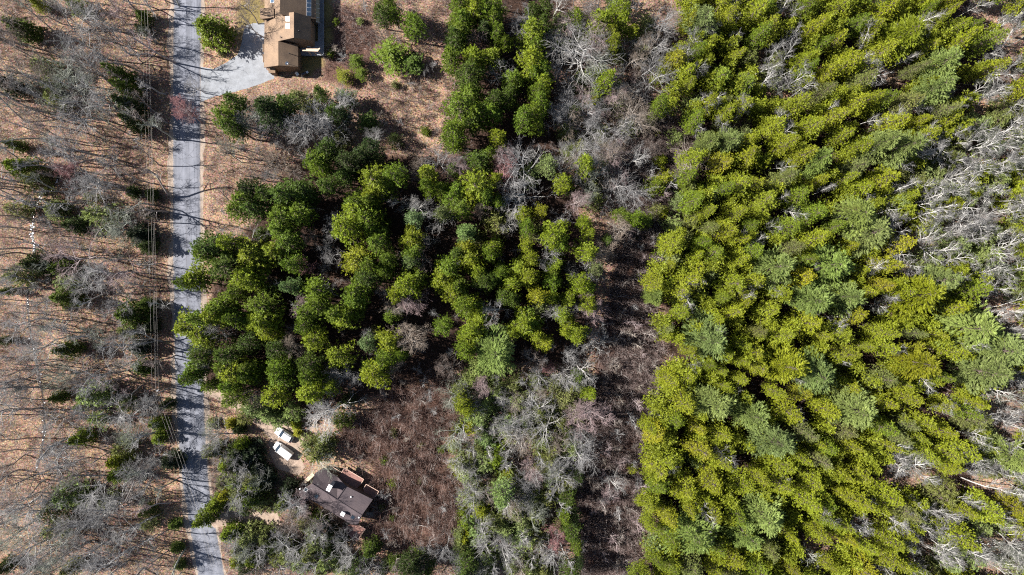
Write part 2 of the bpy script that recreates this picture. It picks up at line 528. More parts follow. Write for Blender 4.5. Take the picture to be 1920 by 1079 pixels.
# brook on the west side; white chips stand in for sun glints
def water_mat():
    m, nt, N, L, P = new_mat('brook_water')
    co = coord(nt)
    c = ramp(nt, noise(nt, 0.8, 4, 0.6, co), [(0.35, (0.02, 0.017, 0.015)), (0.7, (0.07, 0.055, 0.048))])
    L.new(c, P.inputs['Base Color'])
    P.inputs['Roughness'].default_value = 0.12
    bump(nt, noise(nt, 3.0, 4, 0.6, co), 0.4, 0.1, P)
    return m
BROOK = [(112, 330), (100, 352), (80, 366), (64, 385), (62, 415), (60, 440), (66, 470), (62, 490), (52, 530), (52, 580), (58, 630), (70, 690), (80, 740), (84, 800), (78, 850), (62, 900)]
def brook():
    q = []
    for i in range(len(BROOK) - 1):
        a, b = Vector(BROOK[i]), Vector(BROOK[i + 1])
        q += [a.lerp(b, k / 4) for k in range(4)]
    vs = []
    for i, p in enumerate(q):
        d = (q[min(i + 1, len(q) - 1)] - q[max(0, i - 1)]).normalized()
        nrm = Vector((-d.y, d.x))
        w = rnd.uniform(0.8, 2.8)
        for s in (-1, 1):
            e = p + nrm * w * s
            ww = W(e.x, e.y); vs.append((ww.x, ww.y, 0.012))
    mb = MB(); mb.add(vs, [(2 * i, 2 * i + 2, 2 * i + 3, 2 * i + 1) for i in range(len(q) - 1)])
    o = mb.build('brook', water_mat()); o['kind'] = 'structure'
    glints = MB()
    for p in q:
        strong = 0.8 if (360 < p.y < 500) else 0.22
        for _ in range(7):
            if rnd.random() > strong: continue
            c = p + Vector((rnd.gauss(0, 3.2), rnd.gauss(0, 4)))
            wc = W(c.x, c.y)
            n = rnd.randint(5, 7); r = rnd.uniform(0.05, 0.2)
            top = [(wc.x + r * rnd.uniform(.5, 1.2) * math.cos(2 * math.pi * k / n), wc.y + r * rnd.uniform(.5, 1.2) * math.sin(2 * math.pi * k / n), rnd.uniform(0.06, 0.16)) for k in range(n)]
            glints.prism(top, 0.05)
    io = glints.build('glints', simple_mat('glint_white', (0.78, 0.80, 0.85), 0.4, 0.1, 3.0, 0.5))
    tag(io, 'white chips standing in for sun glints along the narrow brook', 'glints', kind='stuff')
brook()

# ------------------------------------------------------------------ houses
def shingle_mat(name, col, var=0.22):
    m, nt, N, L, P = new_mat(name)
    co = coord(nt)
    fine = noise(nt, 5.0, 5, 0.7, co)
    mid = noise(nt, 0.45, 4, 0.6, co)
    c = ramp(nt, fine, [(0.3, tuple(x * (1 - var) for x in col)), (0.7, tuple(x * (1 + var) for x in col))])
    c = mixc(nt, 1.0, c, ramp(nt, mid, [(0.3, (0.72, 0.72, 0.75)), (0.5, (0.98, 0.97, 0.96)), (0.7, (1.14, 1.11, 1.06))]), 'MULTIPLY')
    wv = N.new('ShaderNodeTexWave'); wv.wave_type = 'BANDS'; wv.bands_direction = 'Z'
    wv.inputs['Scale'].default_value = 1.6; wv.inputs['Distortion'].default_value = 0.6; wv.inputs['Detail'].default_value = 2
    L.new(co, wv.inputs['Vector'])
    c = mixc(nt, 0.35, c, ramp(nt, wv.outputs['Fac'], [(0.0, (0.7, 0.7, 0.7)), (0.3, (1, 1, 1))]), 'MULTIPLY')
    L.new(c, P.inputs['Base Color'])
    P.inputs['Roughness'].default_value = 0.9
    P.inputs['Specular IOR Level'].default_value = 0.15
    bump(nt, fine, 0.4, 0.04, P)
    return m

def plank_mat(name, col, rz=0.0, scale=3.6):
    m, nt, N, L, P = new_mat(name)
    co = coord(nt)
    mp = N.new('ShaderNodeMapping'); mp.inputs['Rotation'].default_value = (0, 0, rz); L.new(co, mp.inputs['Vector'])
    wv = N.new('ShaderNodeTexWave'); wv.bands_direction = 'X'; wv.inputs['Scale'].default_value = scale; wv.inputs['Distortion'].default_value = 0.3
    L.new(mp.outputs['Vector'], wv.inputs['Vector'])
    c = ramp(nt, noise(nt, 2.0, 5, 0.7, co), [(0.3, tuple(x * 0.75 for x in col)), (0.7, tuple(x * 1.2 for x in col))])
    c = mixc(nt, 0.6, c, ramp(nt, wv.outputs['Fac'], [(0.0, (0.55, 0.55, 0.55)), (0.25, (1, 1, 1))]), 'MULTIPLY')
    L.new(c, P.inputs['Base Color'])
    P.inputs['Roughness'].default_value = 0.8
    return m

def glass_mat(name, col, rough=0.08):
    m, nt, N, L, P = new_mat(name)
    c = ramp(nt, noise(nt, 0.8, 3, 0.5, coord(nt)), [(0.3, tuple(x * 0.8 for x in col)), (0.7, tuple(x * 1.2 for x in col))])
    L.new(c, P.inputs['Base Color'])
    P.inputs['Roughness'].default_value = rough
    P.inputs['Specular IOR Level'].default_value = 0.6
    return m

M_TANROOF = shingle_mat('tan_shingles', (0.178, 0.126, 0.089))
M_GREYROOF = shingle_mat('grey_shingles', (0.072, 0.058, 0.063))
M_SIDING = plank_mat('tan_siding', (0.21, 0.14, 0.09), 0, 2.0)
M_DKSIDING = plank_mat('brown_siding', (0.10, 0.065, 0.05), 0, 2.0)
M_DECKGREY = plank_mat('grey_deck', (0.17, 0.18, 0.20), 0, 3.6)
M_DECKRED = plank_mat('red_deck', (0.185, 0.092, 0.075), 0.56, 3.6)
M_RAIL = simple_mat('rail_wood', (0.42, 0.29, 0.23), 0.8)
M_WOODLT = plank_mat('pale_wood', (0.44, 0.33, 0.24), 0.56, 3.0)
M_ORANGE = plank_mat('orange_wood', (0.42, 0.22, 0.09), 0.56, 3.0)
M_GLASS = glass_mat('dark_glass', (0.02, 0.03, 0.045))
M_SKYL = simple_mat('skylight_shade', (0.80, 0.80, 0.84), 0.35, 0.05)
M_BLUEGL = glass_mat('blue_glass', (0.045, 0.075, 0.12))
M_FRAME = simple_mat('pale_frame', (0.55, 0.55, 0.56), 0.5)
M_WHITE = simple_mat('white_metal', (0.78, 0.78, 0.78), 0.4, 0.06)
M_DKMETAL = simple_mat('dark_metal', (0.03, 0.03, 0.035), 0.5)

def slab(mb, pts, thick=0.22, mi=0):
    mb.prism([tuple(W(*p)) for p in pts], thick, mi)

def roof_pane(parent, name, px, py, sx, sy, hfun, mat, frame_mat, rz=0.0, lift=0.1, frame=1.2):
    """a skylight or panel lying on a roof plane: a frame with its pane"""
    def ring(k, z):
        q = []
        for x, y in ((-1, -1), (1, -1), (1, 1), (-1, 1)):
            dx, dy = x * (sx / 2 + k), y * (sy / 2 + k)
            ax = px + dx * math.cos(rz) - dy * math.sin(rz); ay = py + dx * math.sin(rz) + dy * math.cos(rz)
            q.append((ax, ay, hfun(ax, ay) + z))
        return q
    fm = MB(); slab(fm, ring(frame * 0.6, lift), lift + 0.1)
    f = fm.build(name, frame_mat, parent)
    gm = MB(); slab(gm, ring(0, lift + 0.05), 0.06)
    gm.build('pane', mat, f)
    return f

def tan_house():
    root = empty('house', (0, 0, 0))
    tag(root, 'large tan shingled house with stepped gables beside the pale paved apron', 'house')
    hl = lambda x, y: 4.0 + (x - 495) * (8.6 - 4.0) / 56.0
    roofs = [
        [(495, 127, hl(495, 0)), (522, 123, hl(522, 0)), (521.7, 77.6, hl(521.7, 0)), (495.6, 77.6, hl(495.6, 0))],
        [(495.6, 77.4, hl(495.6, 0)), (521.7, 77.4, hl(521.7, 0)), (551, 71, 8.6), (551, 23, 8.6), (525, 26.2, hl(525, 0)), (496, 26.2, hl(496, 0))],
        [(496, 26, hl(496, 0)), (525, 26, hl(525, 0)), (525, -28, hl(525, 0)), (496, -28, hl(496, 0))],
        [(522.2, 123, hl(522, 0)), (559, 126, 3.9), (558.6, 85, 3.9), (521.9, 77.6, hl(521.7, 0))],
        [(551.2, 71, 8.6), (582.7, 76.5, 5.6), (582.4, 32, 5.6), (551.2, 23, 8.6)],
        [(525.2, 26.5, 9.0), (592, 36, 4.2), (592, -28, 4.2), (525.2, -28, 9.0)],
    ]
    for i, r in enumerate(roofs):
        m = MB(); slab(m, r, 0.22)
        m.build('roof', M_TANROOF, root)
    # roof of the entry bay on the driveway side and of the low bump-out
    m = MB(); slab(m, [(487, 15.5, 5.6), (513, 15.5, 5.9), (514, 33, 5.9), (488, 36, 5.6)], 0.3); m.build('dormer_roof', M_TANROOF, root)
    m = MB(); m.walls([tuple(W(*p)) for p in [(489, 17, 5.3), (511, 17, 5.6), (512, 32, 5.6), (490, 34.5, 5.3)]], 0.0); m.build('wall', M_SIDING, root)
    m = MB(); slab(m, [(503.5, 126, 3.1), (516, 126, 3.1), (516, 137, 2.6), (503.5, 137, 2.6)], 0.15); m.build('bay_roof', M_TANROOF, root)
    m = MB(); m.walls([tuple(W(*p)) for p in [(504.5, 124, 2.4), (515, 124, 2.4), (515, 136, 2.4), (504.5, 136, 2.4)]], 0.0); m.build('wall', M_SIDING, root)
    def block(pts):
        m = MB(); m.walls([tuple(W(*p)) for p in pts], 0.0); m.build('wall', M_SIDING, root)
    block([(497, 124.5, hl(497, 0) - .3), (522, 121, hl(522, 0) - .3), (556, 124, 3.75), (556, 86, 3.75), (522, 80, hl(522, 0) - .3), (497, 80, hl(497, 0) - .3)])
    block([(498, 73, hl(498, 0) - .3), (522, 73, hl(522, 0) - .3), (551, 69, 8.3), (579.5, 74, 5.6), (579.5, 34, 5.6), (551, 25, 8.3), (498, 27, hl(498, 0) - .3)])
    block([(498, 25, hl(498, 0) - .3), (524.6, 25.0, hl(524, 0) - .3), (525.6, 25.0, 8.7), (589, 34, 4.1), (589, -27, 4.1), (525.6, -27, 8.7), (524.6, -27, hl(524, 0) - .3), (498, -27, hl(498, 0) - .3)])
    # garage doors facing the apron
    for y in (93, 112):
        m = MB(); c = W(496.6, y, 1.2); m.box((c.x - 0.02, c.y, 1.2), 0.08, 1.7, 2.3); m.build('garage_door', M_WOODLT, root)
    # skylights, vents, dish
    for y in (35.5, 49.2):
        roof_pane(root, 'skylight', 539.5, y, 6.4, 8.2, hl, M_SKYL, M_FRAME)
    roof_pane(root, 'skylight', 510.3, 1.0, 5.6, 8, hl, M_BLUEGL, M_FRAME)
    h3 = lambda x, y: 9.0 + (x - 525.2) * (4.2 - 9.0) / 66.8
    for k, y in enumerate((26, 17.6, 9.2, 0.8, -7.6, -16)):
        roof_pane(root, 'roof_window', 579, y + 0.4, 7.4, 6.6, h3, M_BLUEGL, M_FRAME, 0, 0.1, 1.2)
    h5 = lambda x, y: 8.6 + (x - 551.2) * (5.6 - 8.6) / 31.5
    for (x, y, hf) in ((527, 70.6, hl), (561, 58.8, h5), (543, 101, lambda x, y: hl(522, 0) + (x - 522) * (3.9 - hl(522, 0)) / 37)):
        c = W(x, y, hf(x, y)); m = MB(); m.tube([(c.x, c.y, c.z - .2), (c.x, c.y, c.z + .45)], [0.09, 0.09], 8); m.build('vent_pipe', M_DKMETAL, root)
    hlr = lambda x: hl(522, 0) + (x - 522) * (3.9 - hl(522, 0)) / 37
    c = W(537.5, 119.5, hlr(537.5)); m = MB()
    m.tube([(c.x, c.y, c.z - .1), (c.x + .1, c.y, c.z + .5)], [0.04, 0.04], 6)
    m.tube([(c.x + .1, c.y, c.z + .5), (c.x + .22, c.y - .12, c.z + .62)], [0.06, 0.38], 12)
    m.tube([(c.x + .1, c.y, c.z + .5), (c.x + .5, c.y - .35, c.z + .75)], [0.03, 0.03], 6)
    m.build('satellite_dish', M_WHITE, root)
    # sun room along the garden side, with glass roof bars
    m = MB(); slab(m, [(592.4, 42, 3.3), (599, 44, 2.6), (599, -28, 2.6), (592.4, -28, 3.3)], 0.08); sr = m.build('sunroom_glass', M_GLASS, root)
    for k in range(9):
        m = MB(); y = 41 - k * 8.5
        a, b = W(592.6, y, 3.38), W(599, y + 1.5, 2.68); m.tube([a, b], [0.05, 0.05], 4)
        m.build('glazing_bar', M_FRAME, sr)
    # deck round the garden side
    m = MB(); slab(m, [(560, 78, 0.75), (596, 78, 0.75), (596, -28, 0.75), (607, -28, 0.75), (607.5, 105, 0.75), (566, 105, 0.75), (560, 92, 0.75)], 0.25); m.build('deck', M_DECKGREY, root)
    m = MB(); slab(m, [(574, 91.5, 4.6), (596, 91.5, 4.6), (599.5, 90, 4.6), (600, 91.6, 4.6), (595.5, 97, 4.6), (574, 96.2, 4.6)], 0.16)
    slab(m, [(567, 94, 4.58), (573.8, 93.9, 4.58), (573.8, 96, 4.58), (567, 96, 4.58)], 0.12)
    for x in (575, 586, 595):
        c = W(x, 94, 4.4); m.box((c.x, c.y, 2.25), 0.14, 0.14, 4.3)
    m.build('balcony_ledge', M_WOODLT, root)
    m = MB()
    for k in range(11):
        c = W(607, 104 - k * 12, 1.2); m.box((c.x, c.y, 1.2), 0.1, 0.1, 1.0)
    a, b = W(607, 105, 1.7), W(607, -28, 1.7); m.tube([a, b], [0.05, 0.05], 4)
    m.build('deck_rail', M_DECKGREY, root)
    return root

def grey_house():
    root = empty('house', (0, 0, 0))
    tag(root, 'grey brown shingled house set askew among trees with red decks around it', 'house')
    # front roof plane: ridge at 7.2, eave at 4.1
    a = Vector((585, 907.5)); b = Vector((678.3, 966.7)); d = (b - a).normalized(); nf = Vector((-d.y, d.x))     # towards the front eave
    run = (Vector((571.7, 942.5)) - a).dot(nf)
    hf = lambda x, y: 7.2 - (Vector((x, y)) - a).dot(nf) * (7.2 - 4.0) / run
    P = lambda x, y: (x, y, hf(x, y))
    front = [(585, 907.5, 7.2), (678.3, 966.7, 7.2), P(671.7, 983.3), P(659, 984), P(578.5, 934.8), P(571.7, 942.5), P(565.5, 940.8), P(560, 923.3)]
    m = MB(); slab(m, front, 0.22); m.build('roof', M_GREYROOF, root)
    V = (631.7, 936.9, 7.19); Bp = (649, 912, 6.0); C = (633.3, 895, 4.4)
    m = MB(); slab(m, [(585.2, 907.2, 7.19), (631.7, 936.6, 7.19), C, (606, 878, 4.4), (590, 888, 5.6)], 0.22); m.build('roof', M_GREYROOF, root)
    m = MB(); slab(m, [V, Bp, C], 0.2); m.build('roof', M_GREYROOF, root)
    m = MB(); slab(m, [(631.9, 936.9, 7.19), (678.4, 966.4, 7.19), (699, 937, 5.6), (649.2, 912, 6.0)], 0.22); m.build('roof', M_GREYROOF, root)
    # ridge caps
    for p, q in (((585, 907.5, 7.24), (678.3, 966.7, 7.24)), ((632, 936.4, 7.24), (649, 912, 6.06))):
        m = MB(); m.tube([W(*p), W(*q)], [0.09, 0.09], 5); m.build('ridge_cap', M_GREYROOF, root)
    top = [P(586.5, 909), P(564, 923), P(568, 938), P(572, 940), P(580, 932.5), P(659, 981.5), P(669.5, 981), (676, 966.3, 6.9), (696, 938, 5.3), (649, 915, 5.7), (634, 898, 4.1), (606.5, 881, 4.1)]
    m = MB(); m.walls([tuple(W(x, y, h - 0.3)) for x, y, h in top], 0.0); m.build('wall', M_DKSIDING, root)
    # chimneys
    def chimney(px, py, sx, sy, z0, z1, rz, flues):
        c = W(px, py, z1)
        m = MB(); m.box((c.x, c.y, (z0 + z1) / 2), sx, sy, z1 - z0, rz); ch = m.build('chimney', simple_mat('chimney_block', (0.35, 0.33, 0.33), 0.9), root)
        m = MB(); m.box((c.x, c.y, z1 + .06), sx + .2, sy + .2, 0.12, rz); m.build('chimney_cap', M_WHITE, ch)
        for k in range(flues):
            t = (k - (flues - 1) / 2) * 0.5
            x, y = c.x - t * math.sin(rz) * (sy > sx) + t * math.cos(rz) * (sx >= sy), c.y + t * math.cos(rz) * (sy > sx) + t * math.sin(rz) * (sx >= sy)
            m = MB(); m.tube([(x, y, z1 + .1), (x, y, z1 + .2)], [0.13, 0.13], 8); m.build('flue', M_DKMETAL, ch)
    chimney(617.4, 915.2, 0.62, 1.15, 4.8, 8.5, -0.5, 2)
    chimney(642.6, 964, 0.6, 0.6, 4.8, 7.3, -0.5, 1)
    rz = math.atan2(d.y, d.x)
    for x, y, sx, sy in ((573.2, 918.8, 5, 5.5), (593, 931.2, 6.5, 7), (661.3, 970.3, 6.5, 6)):
        roof_pane(root, 'skylight', x, y, sx, sy, hf, M_GLASS, M_FRAME if x < 580 else M_GREYROOF, rz)
    for x, y, h in ((658.3, 931.6, 6.35), (673.2, 970, hf(673.2, 970)), (563, 916.5, 5.6)):
        c = W(x, y, h); m = MB(); m.tube([(c.x, c.y, c.z - .2), (c.x, c.y, c.z + .35)], [0.14, 0.14], 8); m.build('vent_pipe', M_WHITE, root)
    # decks with railings
    def deck(poly, h, rails, mat=M_DECKRED, thick=0.25):
        m = MB(); slab(m, [(x, y, h) for x, y in poly], thick); dk = m.build('deck', mat, root)
        for (p, q) in rails:
            m = MB()
            A, B = W(p[0], p[1], h + 0.95), W(q[0], q[1], h + 0.95)
            m.tube([A, B], [0.07, 0.07], 4)
            n = max(2, int((B - A).length / 0.9))
            for k in range(n + 1):
                c = A.lerp(B, k / n); m.tube([(c.x, c.y, h), (c.x, c.y, h + .93)], [0.045, 0.045], 4)
            m.build('deck_rail', M_RAIL, dk)
    deck([(634, 897), (640.5, 886.3), (645.5, 877.6), (682, 899.2), (676.4, 908), (668, 917), (650, 911)], 2.5, [((640.5, 886.3), (645.5, 877.6)), ((645.5, 877.6), (682, 899.2)), ((682, 899.2), (676.4, 908))])
    deck([(686.5, 908.3), (710.3, 921.8), (704, 931.8), (698, 938), (682, 928), (681.5, 917)], 2.5, [((681.5, 917), (686.5, 908.3)), ((686.5, 908.3), (710.3, 921.8)), ((710.3, 921.8), (704, 931.8))])
    deck([(656, 984), (674, 986), (685, 992.5), (669, 1015), (652.5, 1001.7), (640, 992)], 2.7, [((685, 992.5), (669, 1015)), ((674, 986), (685, 992.5)), ((669, 1015), (652.5, 1001.7))])
    deck([(579, 938.5), (584.5, 936), (602, 947), (606, 955), (597, 951)], 0.5, [], M_ORANGE, 0.2)
    deck([(612, 954), (626, 962), (623, 967), (609, 959)], 0.3, [], M_WOODLT, 0.15)
    # boarded ramp up to the rear corner
    m = MB(); slab(m, [(585.5, 887, 1.2), (590, 891.5, 1.2), (571, 909.5, .6), (561, 915, .4), (557, 910, .4), (567, 904, .6)], 0.2)
    m.build('entry_ramp', M_WOODLT, root)
    m = MB(); m.tube([W(593, 873.5, 1.9), W(582, 892, 1.9)], [0.06, 0.06], 4)
    for p in ((593, 873.5), (587, 883), (582, 892)):
        c = W(p[0], p[1], 1.0); m.tube([(c.x, c.y, 0), (c.x, c.y, 1.9)], [0.05, 0.05], 4)
    m.build('ramp_rail', M_RAIL, root)
    m = MB(); m.tube([W(617.5, 872.5, 3.4), W(641, 886.2, 3.4)], [0.07, 0.07], 4)
    for p in ((617.5, 872.5), (629, 879.2)):
        c = W(p[0], p[1], 1.0); m.tube([(c.x, c.y, 0), (c.x, c.y, 3.4)], [0.05, 0.05], 4)
    m.build('stair_rail', M_RAIL, root)
    return root

tan_house()
grey_house()

# little things round the houses
def patio_table():
    c = W(578, 83.5, 1.45)
    root = empty('patio_table', (c.x, c.y, 0.75)); tag(root, 'round patio table on the shaded deck behind the tan house', 'table')
    m = MB(); m.tube([(0, 0, 0.68), (0, 0, 0.74)], [0.6, 0.6], 16); m.build('tabletop', M_FRAME, root)
    m = MB(); m.tube([(0, 0, 0), (0, 0, 0.68)], [0.05, 0.05], 8); m.tube([(0, 0, 0), (0, 0, .04)], [0.3, 0.3], 12); m.build('pedestal', M_DKMETAL, root)
def grill():
    c = W(571.5, 141.5); root = empty('barbecue_grill', (c.x, c.y, 0), 0.5); tag(root, 'dark covered barbecue grill at the back corner of the tan house', 'grill')
    m = MB(); m.box((0, 0, .75), 1.3, .65, .4); m.build('body', M_DKMETAL, root, bevel=.05)
    m = MB(); m.tube([(-.5, 0, 1.0), (-.3, 0, 1.08), (.3, 0, 1.08), (.5, 0, 1.0)], [.2, .3, .3, .2], 10); m.build('lid', M_GLASS, root, smooth=True)
    m = MB(); m.box((.85, 0, .9), .45, .5, .04); m.build('side_shelf', M_FRAME, root)
    for x in (-.55, .55):
        for y in (-.25, .25):
            m = MB(); m.tube([(x, y, 0), (x, y, .56)], [.035, .035], 6); m.build('leg', M_DKMETAL, root)
def chair():
    c = W(558.5, 140.5); root = empty('garden_chair', (c.x, c.y, 0), -0.9); tag(root, 'white garden chair between the house corner and the dark grill', 'chair')
    m = MB(); m.box((0, 0, .42), .55, .55, .06); m.build('seat', M_WHITE, root)
    m = MB(); m.box((-.28, 0, .72), .06, .55, .6); m.build('backrest', M_WHITE, root)
    for y in (-.27, .27):
        m = MB(); m.box((0, y, .64), .55, .05, .05); m.build('armrest', M_WHITE, root)
    for x in (-.24, .24):
        for y in (-.24, .24):
            m = MB(); m.tube([(x, y, 0), (x, y, .4)], [.03, .03], 6); m.build('leg', M_WHITE, root)
def bench():
    c = W(709.5, 900); root = empty('garden_bench', (c.x, c.y, 0), 0.95); tag(root, 'narrow pale bench standing beyond the red decks of the grey house', 'bench')
    m = MB(); m.box((0, 0, .45), 1.5, .35, .06); m.build('seat', M_RAIL, root)
    for x in (-.6, .6):
        m = MB(); m.box((x, 0, .21), .08, .3, .42); m.build('leg', M_RAIL, root)
patio_table(); grill(); chair(); bench()

# ------------------------------------------------------------------ vehicles
def paint_mat(name, col):
    m, nt, N, L, P = new_mat(name)
    c = ramp(nt, noise(nt, 1.5, 4, 0.6, coord(nt)), [(0.3, tuple(x * 0.93 for x in col)), (0.7, col)])
    L.new(c, P.inputs['Base Color'])
    P.inputs['Roughness'].default_value = 0.3
    P.inputs['Coat Weight'].default_value = 0.6
    return m
M_PAINT = paint_mat('white_paint', (0.68, 0.68, 0.69))
M_TYRE = simple_mat('tyre_rubber', (0.02, 0.02, 0.02), 0.9)
M_RIM = simple_mat('rim_alloy', (0.45, 0.45, 0.46), 0.35, 0.1, 3, 0.5, 0.8)
M_LAMP = simple_mat('headlamp_glass', (0.6, 0.62, 0.65), 0.15, 0.1)
M_RED = simple_mat('tail_lamp', (0.30, 0.02, 0.02), 0.2, 0.1)

def loft(mb, secs, mi=0):
    """secs: list of (x, half width bottom, half width top, z bottom, z top, shoulder round)"""
    n = 10
    vs = []
    for (x, wb, wt, z0, z1, r) in secs:
        ring = [(-wb, z0), (-wb * 1.0, z0 + (z1 - z0) * .35), (-(wb + wt) / 2 * 1.01, z0 + (z1 - z0) * .72), (-wt, z1 - r), (-wt + r, z1),
                (wt - r, z1), (wt, z1 - r), ((wb + wt) / 2 * 1.01, z0 + (z1 - z0) * .72), (wb, z0 + (z1 - z0) * .35), (wb, z0)]
        vs += [(x, y, z) for y, z in ring]
    fs = []
    for i in range(len(secs) - 1):
        for k in range(n):
            k2 = (k + 1) % n
            fs.append((i * n + k, i * n + k2, (i + 1) * n + k2, (i + 1) * n + k))
    fs.append(tuple(range(n - 1, -1, -1))); fs.append(tuple(range((len(secs) - 1) * n, len(secs) * n)))
    mb.add(vs, fs, mi)

def car(name, label, cat, px0, py0, px1, py1, prof, van=False):
    """px0,py0: middle of the tail; px1,py1: middle of the nose"""
    a, b = W(px0, py0, .8), W(px1, py1, .8)
    Lc = (b - a).length; c = (a + b) / 2
    root = empty(name, (c.x, c.y, 0), math.atan2((b - a).y, (b - a).x)); tag(root, label, cat)
    L2 = Lc / 2
    m = MB(); loft(m, [(x * L2, wb, wt, z0, z1, r) for x, wb, wt, z0, z1, r in prof['body']]); body = m.build('body', M_PAINT, root, smooth=False)
    m = MB(); loft(m, [(x * L2, wb, wt, z0, z1, r) for x, wb, wt, z0, z1, r in prof['cabin']]); m.build('cabin', M_PAINT, root)
    def quad(nm, pts, mat, par=root, th=0.03):
        m = MB(); m.prism([(x * L2, y, z) for x, y, z in pts], th); return m.build(nm, mat, par)
    for nm, pts in prof['glass']:
        quad(nm, pts, M_GLASS)
    for nm, pts in prof.get('dark', []):
        quad(nm, pts, M_GLASS)
    for nm, pts in prof.get('panels', []):
        quad(nm, pts, M_PAINT if nm != 'sunroof' else M_SKYL)
    for x in prof['wheels']:
        for s in (-1, 1):
            y = s * 0.80
            m = MB(); m.tube([(x * L2, y - .11, .33), (x * L2, y + .11, .33)], [.33, .33], 16); wh = m.build('wheel', M_TYRE, root)
            m = MB(); m.tube([(x * L2, y + s * .10, .33), (x * L2, y + s * .125, .33)], [.2, .18], 12); m.build('rim', M_RIM, wh)
    for s in (-1, 1):
        m = MB(); m.box((prof['mirror'] * L2, s * 1.0, 1.0), .14, .22, .16); m.build('mirror', M_PAINT, root, bevel=.03)
        m = MB(); m.box((.955 * L2, s * .62, .72), .16, .32, .13); m.build('headlight', M_LAMP, root, bevel=.03)
        m = MB(); m.box((-.985 * L2, s * .72, .9), .08, .16, .3); m.build('taillight', M_RED, root, bevel=.02)
    m = MB(); m.box((.985 * L2, 0, .42), .12, 1.5, .2); m.build('bumper', M_PAINT, root, bevel=.04)
    return root

suv = dict(
    body=[(-1.0, .78, .72, .45, .95, .1), (-.94, .88, .82, .3, 1.02, .12), (-.5, .92, .86, .28, 1.03, .12), (.2, .92, .86, .28, 1.02, .12), (.5, .91, .82, .28, .98, .14), (.85, .86, .70, .3, .84, .16), (.97, .76, .58, .36, .72, .14), (1.0, .66, .5, .42, .64, .1)],
    cabin=[(-.93, .78, .66, .95, 1.2, .1), (-.80, .82, .62, .95, 1.52, .12), (-.4, .84, .63, .95, 1.60, .12), (.08, .84, .62, .95, 1.57, .12), (.42, .80, .66, .95, 1.02, .05)],
    glass=[('windshield', [(.12, -.60, 1.575), (.12, .60, 1.575), (.44, .72, 1.06), (.44, -.72, 1.06)]),
           ('rear_window', [(-.82, -.58, 1.53), (-.945, -.62, 1.20), (-.945, .62, 1.20), (-.82, .58, 1.53)]),
           ('side_window', [(.10, .655, 1.54), (-.78, .655, 1.50), (-.86, .84, 1.08), (.36, .85, 1.06)]),
           ('side_window', [(.10, -.655, 1.54), (.36, -.85, 1.06), (-.86, -.84, 1.08), (-.78, -.655, 1.50)])],
    dark=[('roof_glass', [(.06, -.54, 1.625), (.06, .54, 1.625), (-.44, .54, 1.64), (-.44, -.54, 1.64)]), ('roof_glass', [(-.45, -.54, 1.64), (-.45, .54, 1.64), (-.84, .54, 1.575), (-.84, -.54, 1.575)])],
    panels=[('sunroof', [(.02, -.5, 1.65), (.02, .5, 1.65), (-.24, .5, 1.66), (-.24, -.5, 1.66)]),
            ('roof_panel', [(-.29, -.5, 1.665), (-.29, .5, 1.665), (-.46, .5, 1.665), (-.46, -.5, 1.665)]),
            ('roof_panel', [(-.51, -.5, 1.655), (-.51, .5, 1.655), (-.81, .5, 1.61), (-.81, -.5, 1.61)])],
    wheels=(-.62, .62), mirror=.38)
van = dict(
    body=[(-1.0, .86, .82, .4, 1.0, .08), (-.95, .92, .88, .3, 1.08, .1), (-.3, .94, .9, .28, 1.08, .1), (.5, .94, .88, .28, 1.06, .12), (.8, .9, .76, .3, .95, .16), (.96, .8, .62, .36, .8, .14), (1.0, .68, .5, .42, .7, .1)],
    cabin=[(-.985, .86, .78, 1.0, 1.80, .08), (-.92, .88, .80, 1.0, 1.88, .1), (.30, .88, .78, 1.0, 1.86, .12), (.62, .82, .7, 1.0, 1.12, .05)],
    glass=[('windshield', [(.34, -.70, 1.81), (.34, .70, 1.81), (.63, .76, 1.15), (.63, -.76, 1.15)]),
           ('side_window', [(.28, .80, 1.80), (-.85, .81, 1.80), (-.85, .90, 1.25), (.48, .89, 1.2)]),
           ('side_window', [(.28, -.80, 1.80), (.48, -.89, 1.2), (-.85, -.90, 1.25), (-.85, -.81, 1.80)])],
    panels=[('roof_rack', [(.1, -.62, 1.91), (.1, -.56, 1.91), (-.8, -.56, 1.91), (-.8, -.62, 1.91)]), ('roof_rack', [(.1, .56, 1.91), (.1, .62, 1.91), (-.8, .62, 1.91), (-.8, .56, 1.91)])],
    wheels=(-.62, .64), mirror=.52)
car('parked_car', 'white car with panelled roof glass, beside the yellow green bush on the dirt drive', 'car', 548.5, 825.5, 517.5, 806.5, suv)
car('parked_van', 'plain white van with a wide flat roof on the dirt drive', 'van', 546.5, 857, 514.5, 833.5, van, True)

# ------------------------------------------------------------------ utility pole and wires
M_POLE = simple_mat('pole_wood', (0.17, 0.12, 0.09), 0.9)
M_WIRE = simple_mat('wire_metal', (0.30, 0.28, 0.26), 0.5, 0.1)
POLE_H = 7.4
def utility_pole(tx, ty, label):
    top = W(tx, ty, POLE_H)
    root = empty('utility_pole', (top.x, top.y, 0)); tag(root, label, 'utility pole')
    m = MB(); m.tube([(0, 0, 0), (0, 0, POLE_H)], [.17, .12], 10); m.build('pole_shaft', M_POLE, root)
    m = MB(); m.box((0, 0, POLE_H - .35), 1.6, .12, .12); m.build('crossarm', M_POLE, root)
    for x in (-.68, 0, .68):
        m = MB(); m.tube([(x, 0, POLE_H - .29 if x else POLE_H), (x, 0, POLE_H - .1 if x else POLE_H + .15)], [.06, .04], 6); m.build('insulator', M_DECKGREY, root)
    m = MB(); m.tube([(.0, -.32, POLE_H - 1.7), (0, -.32, POLE_H - .9)], [.22, .22], 10); m.build('transformer', M_DECKGREY, root)
    return root
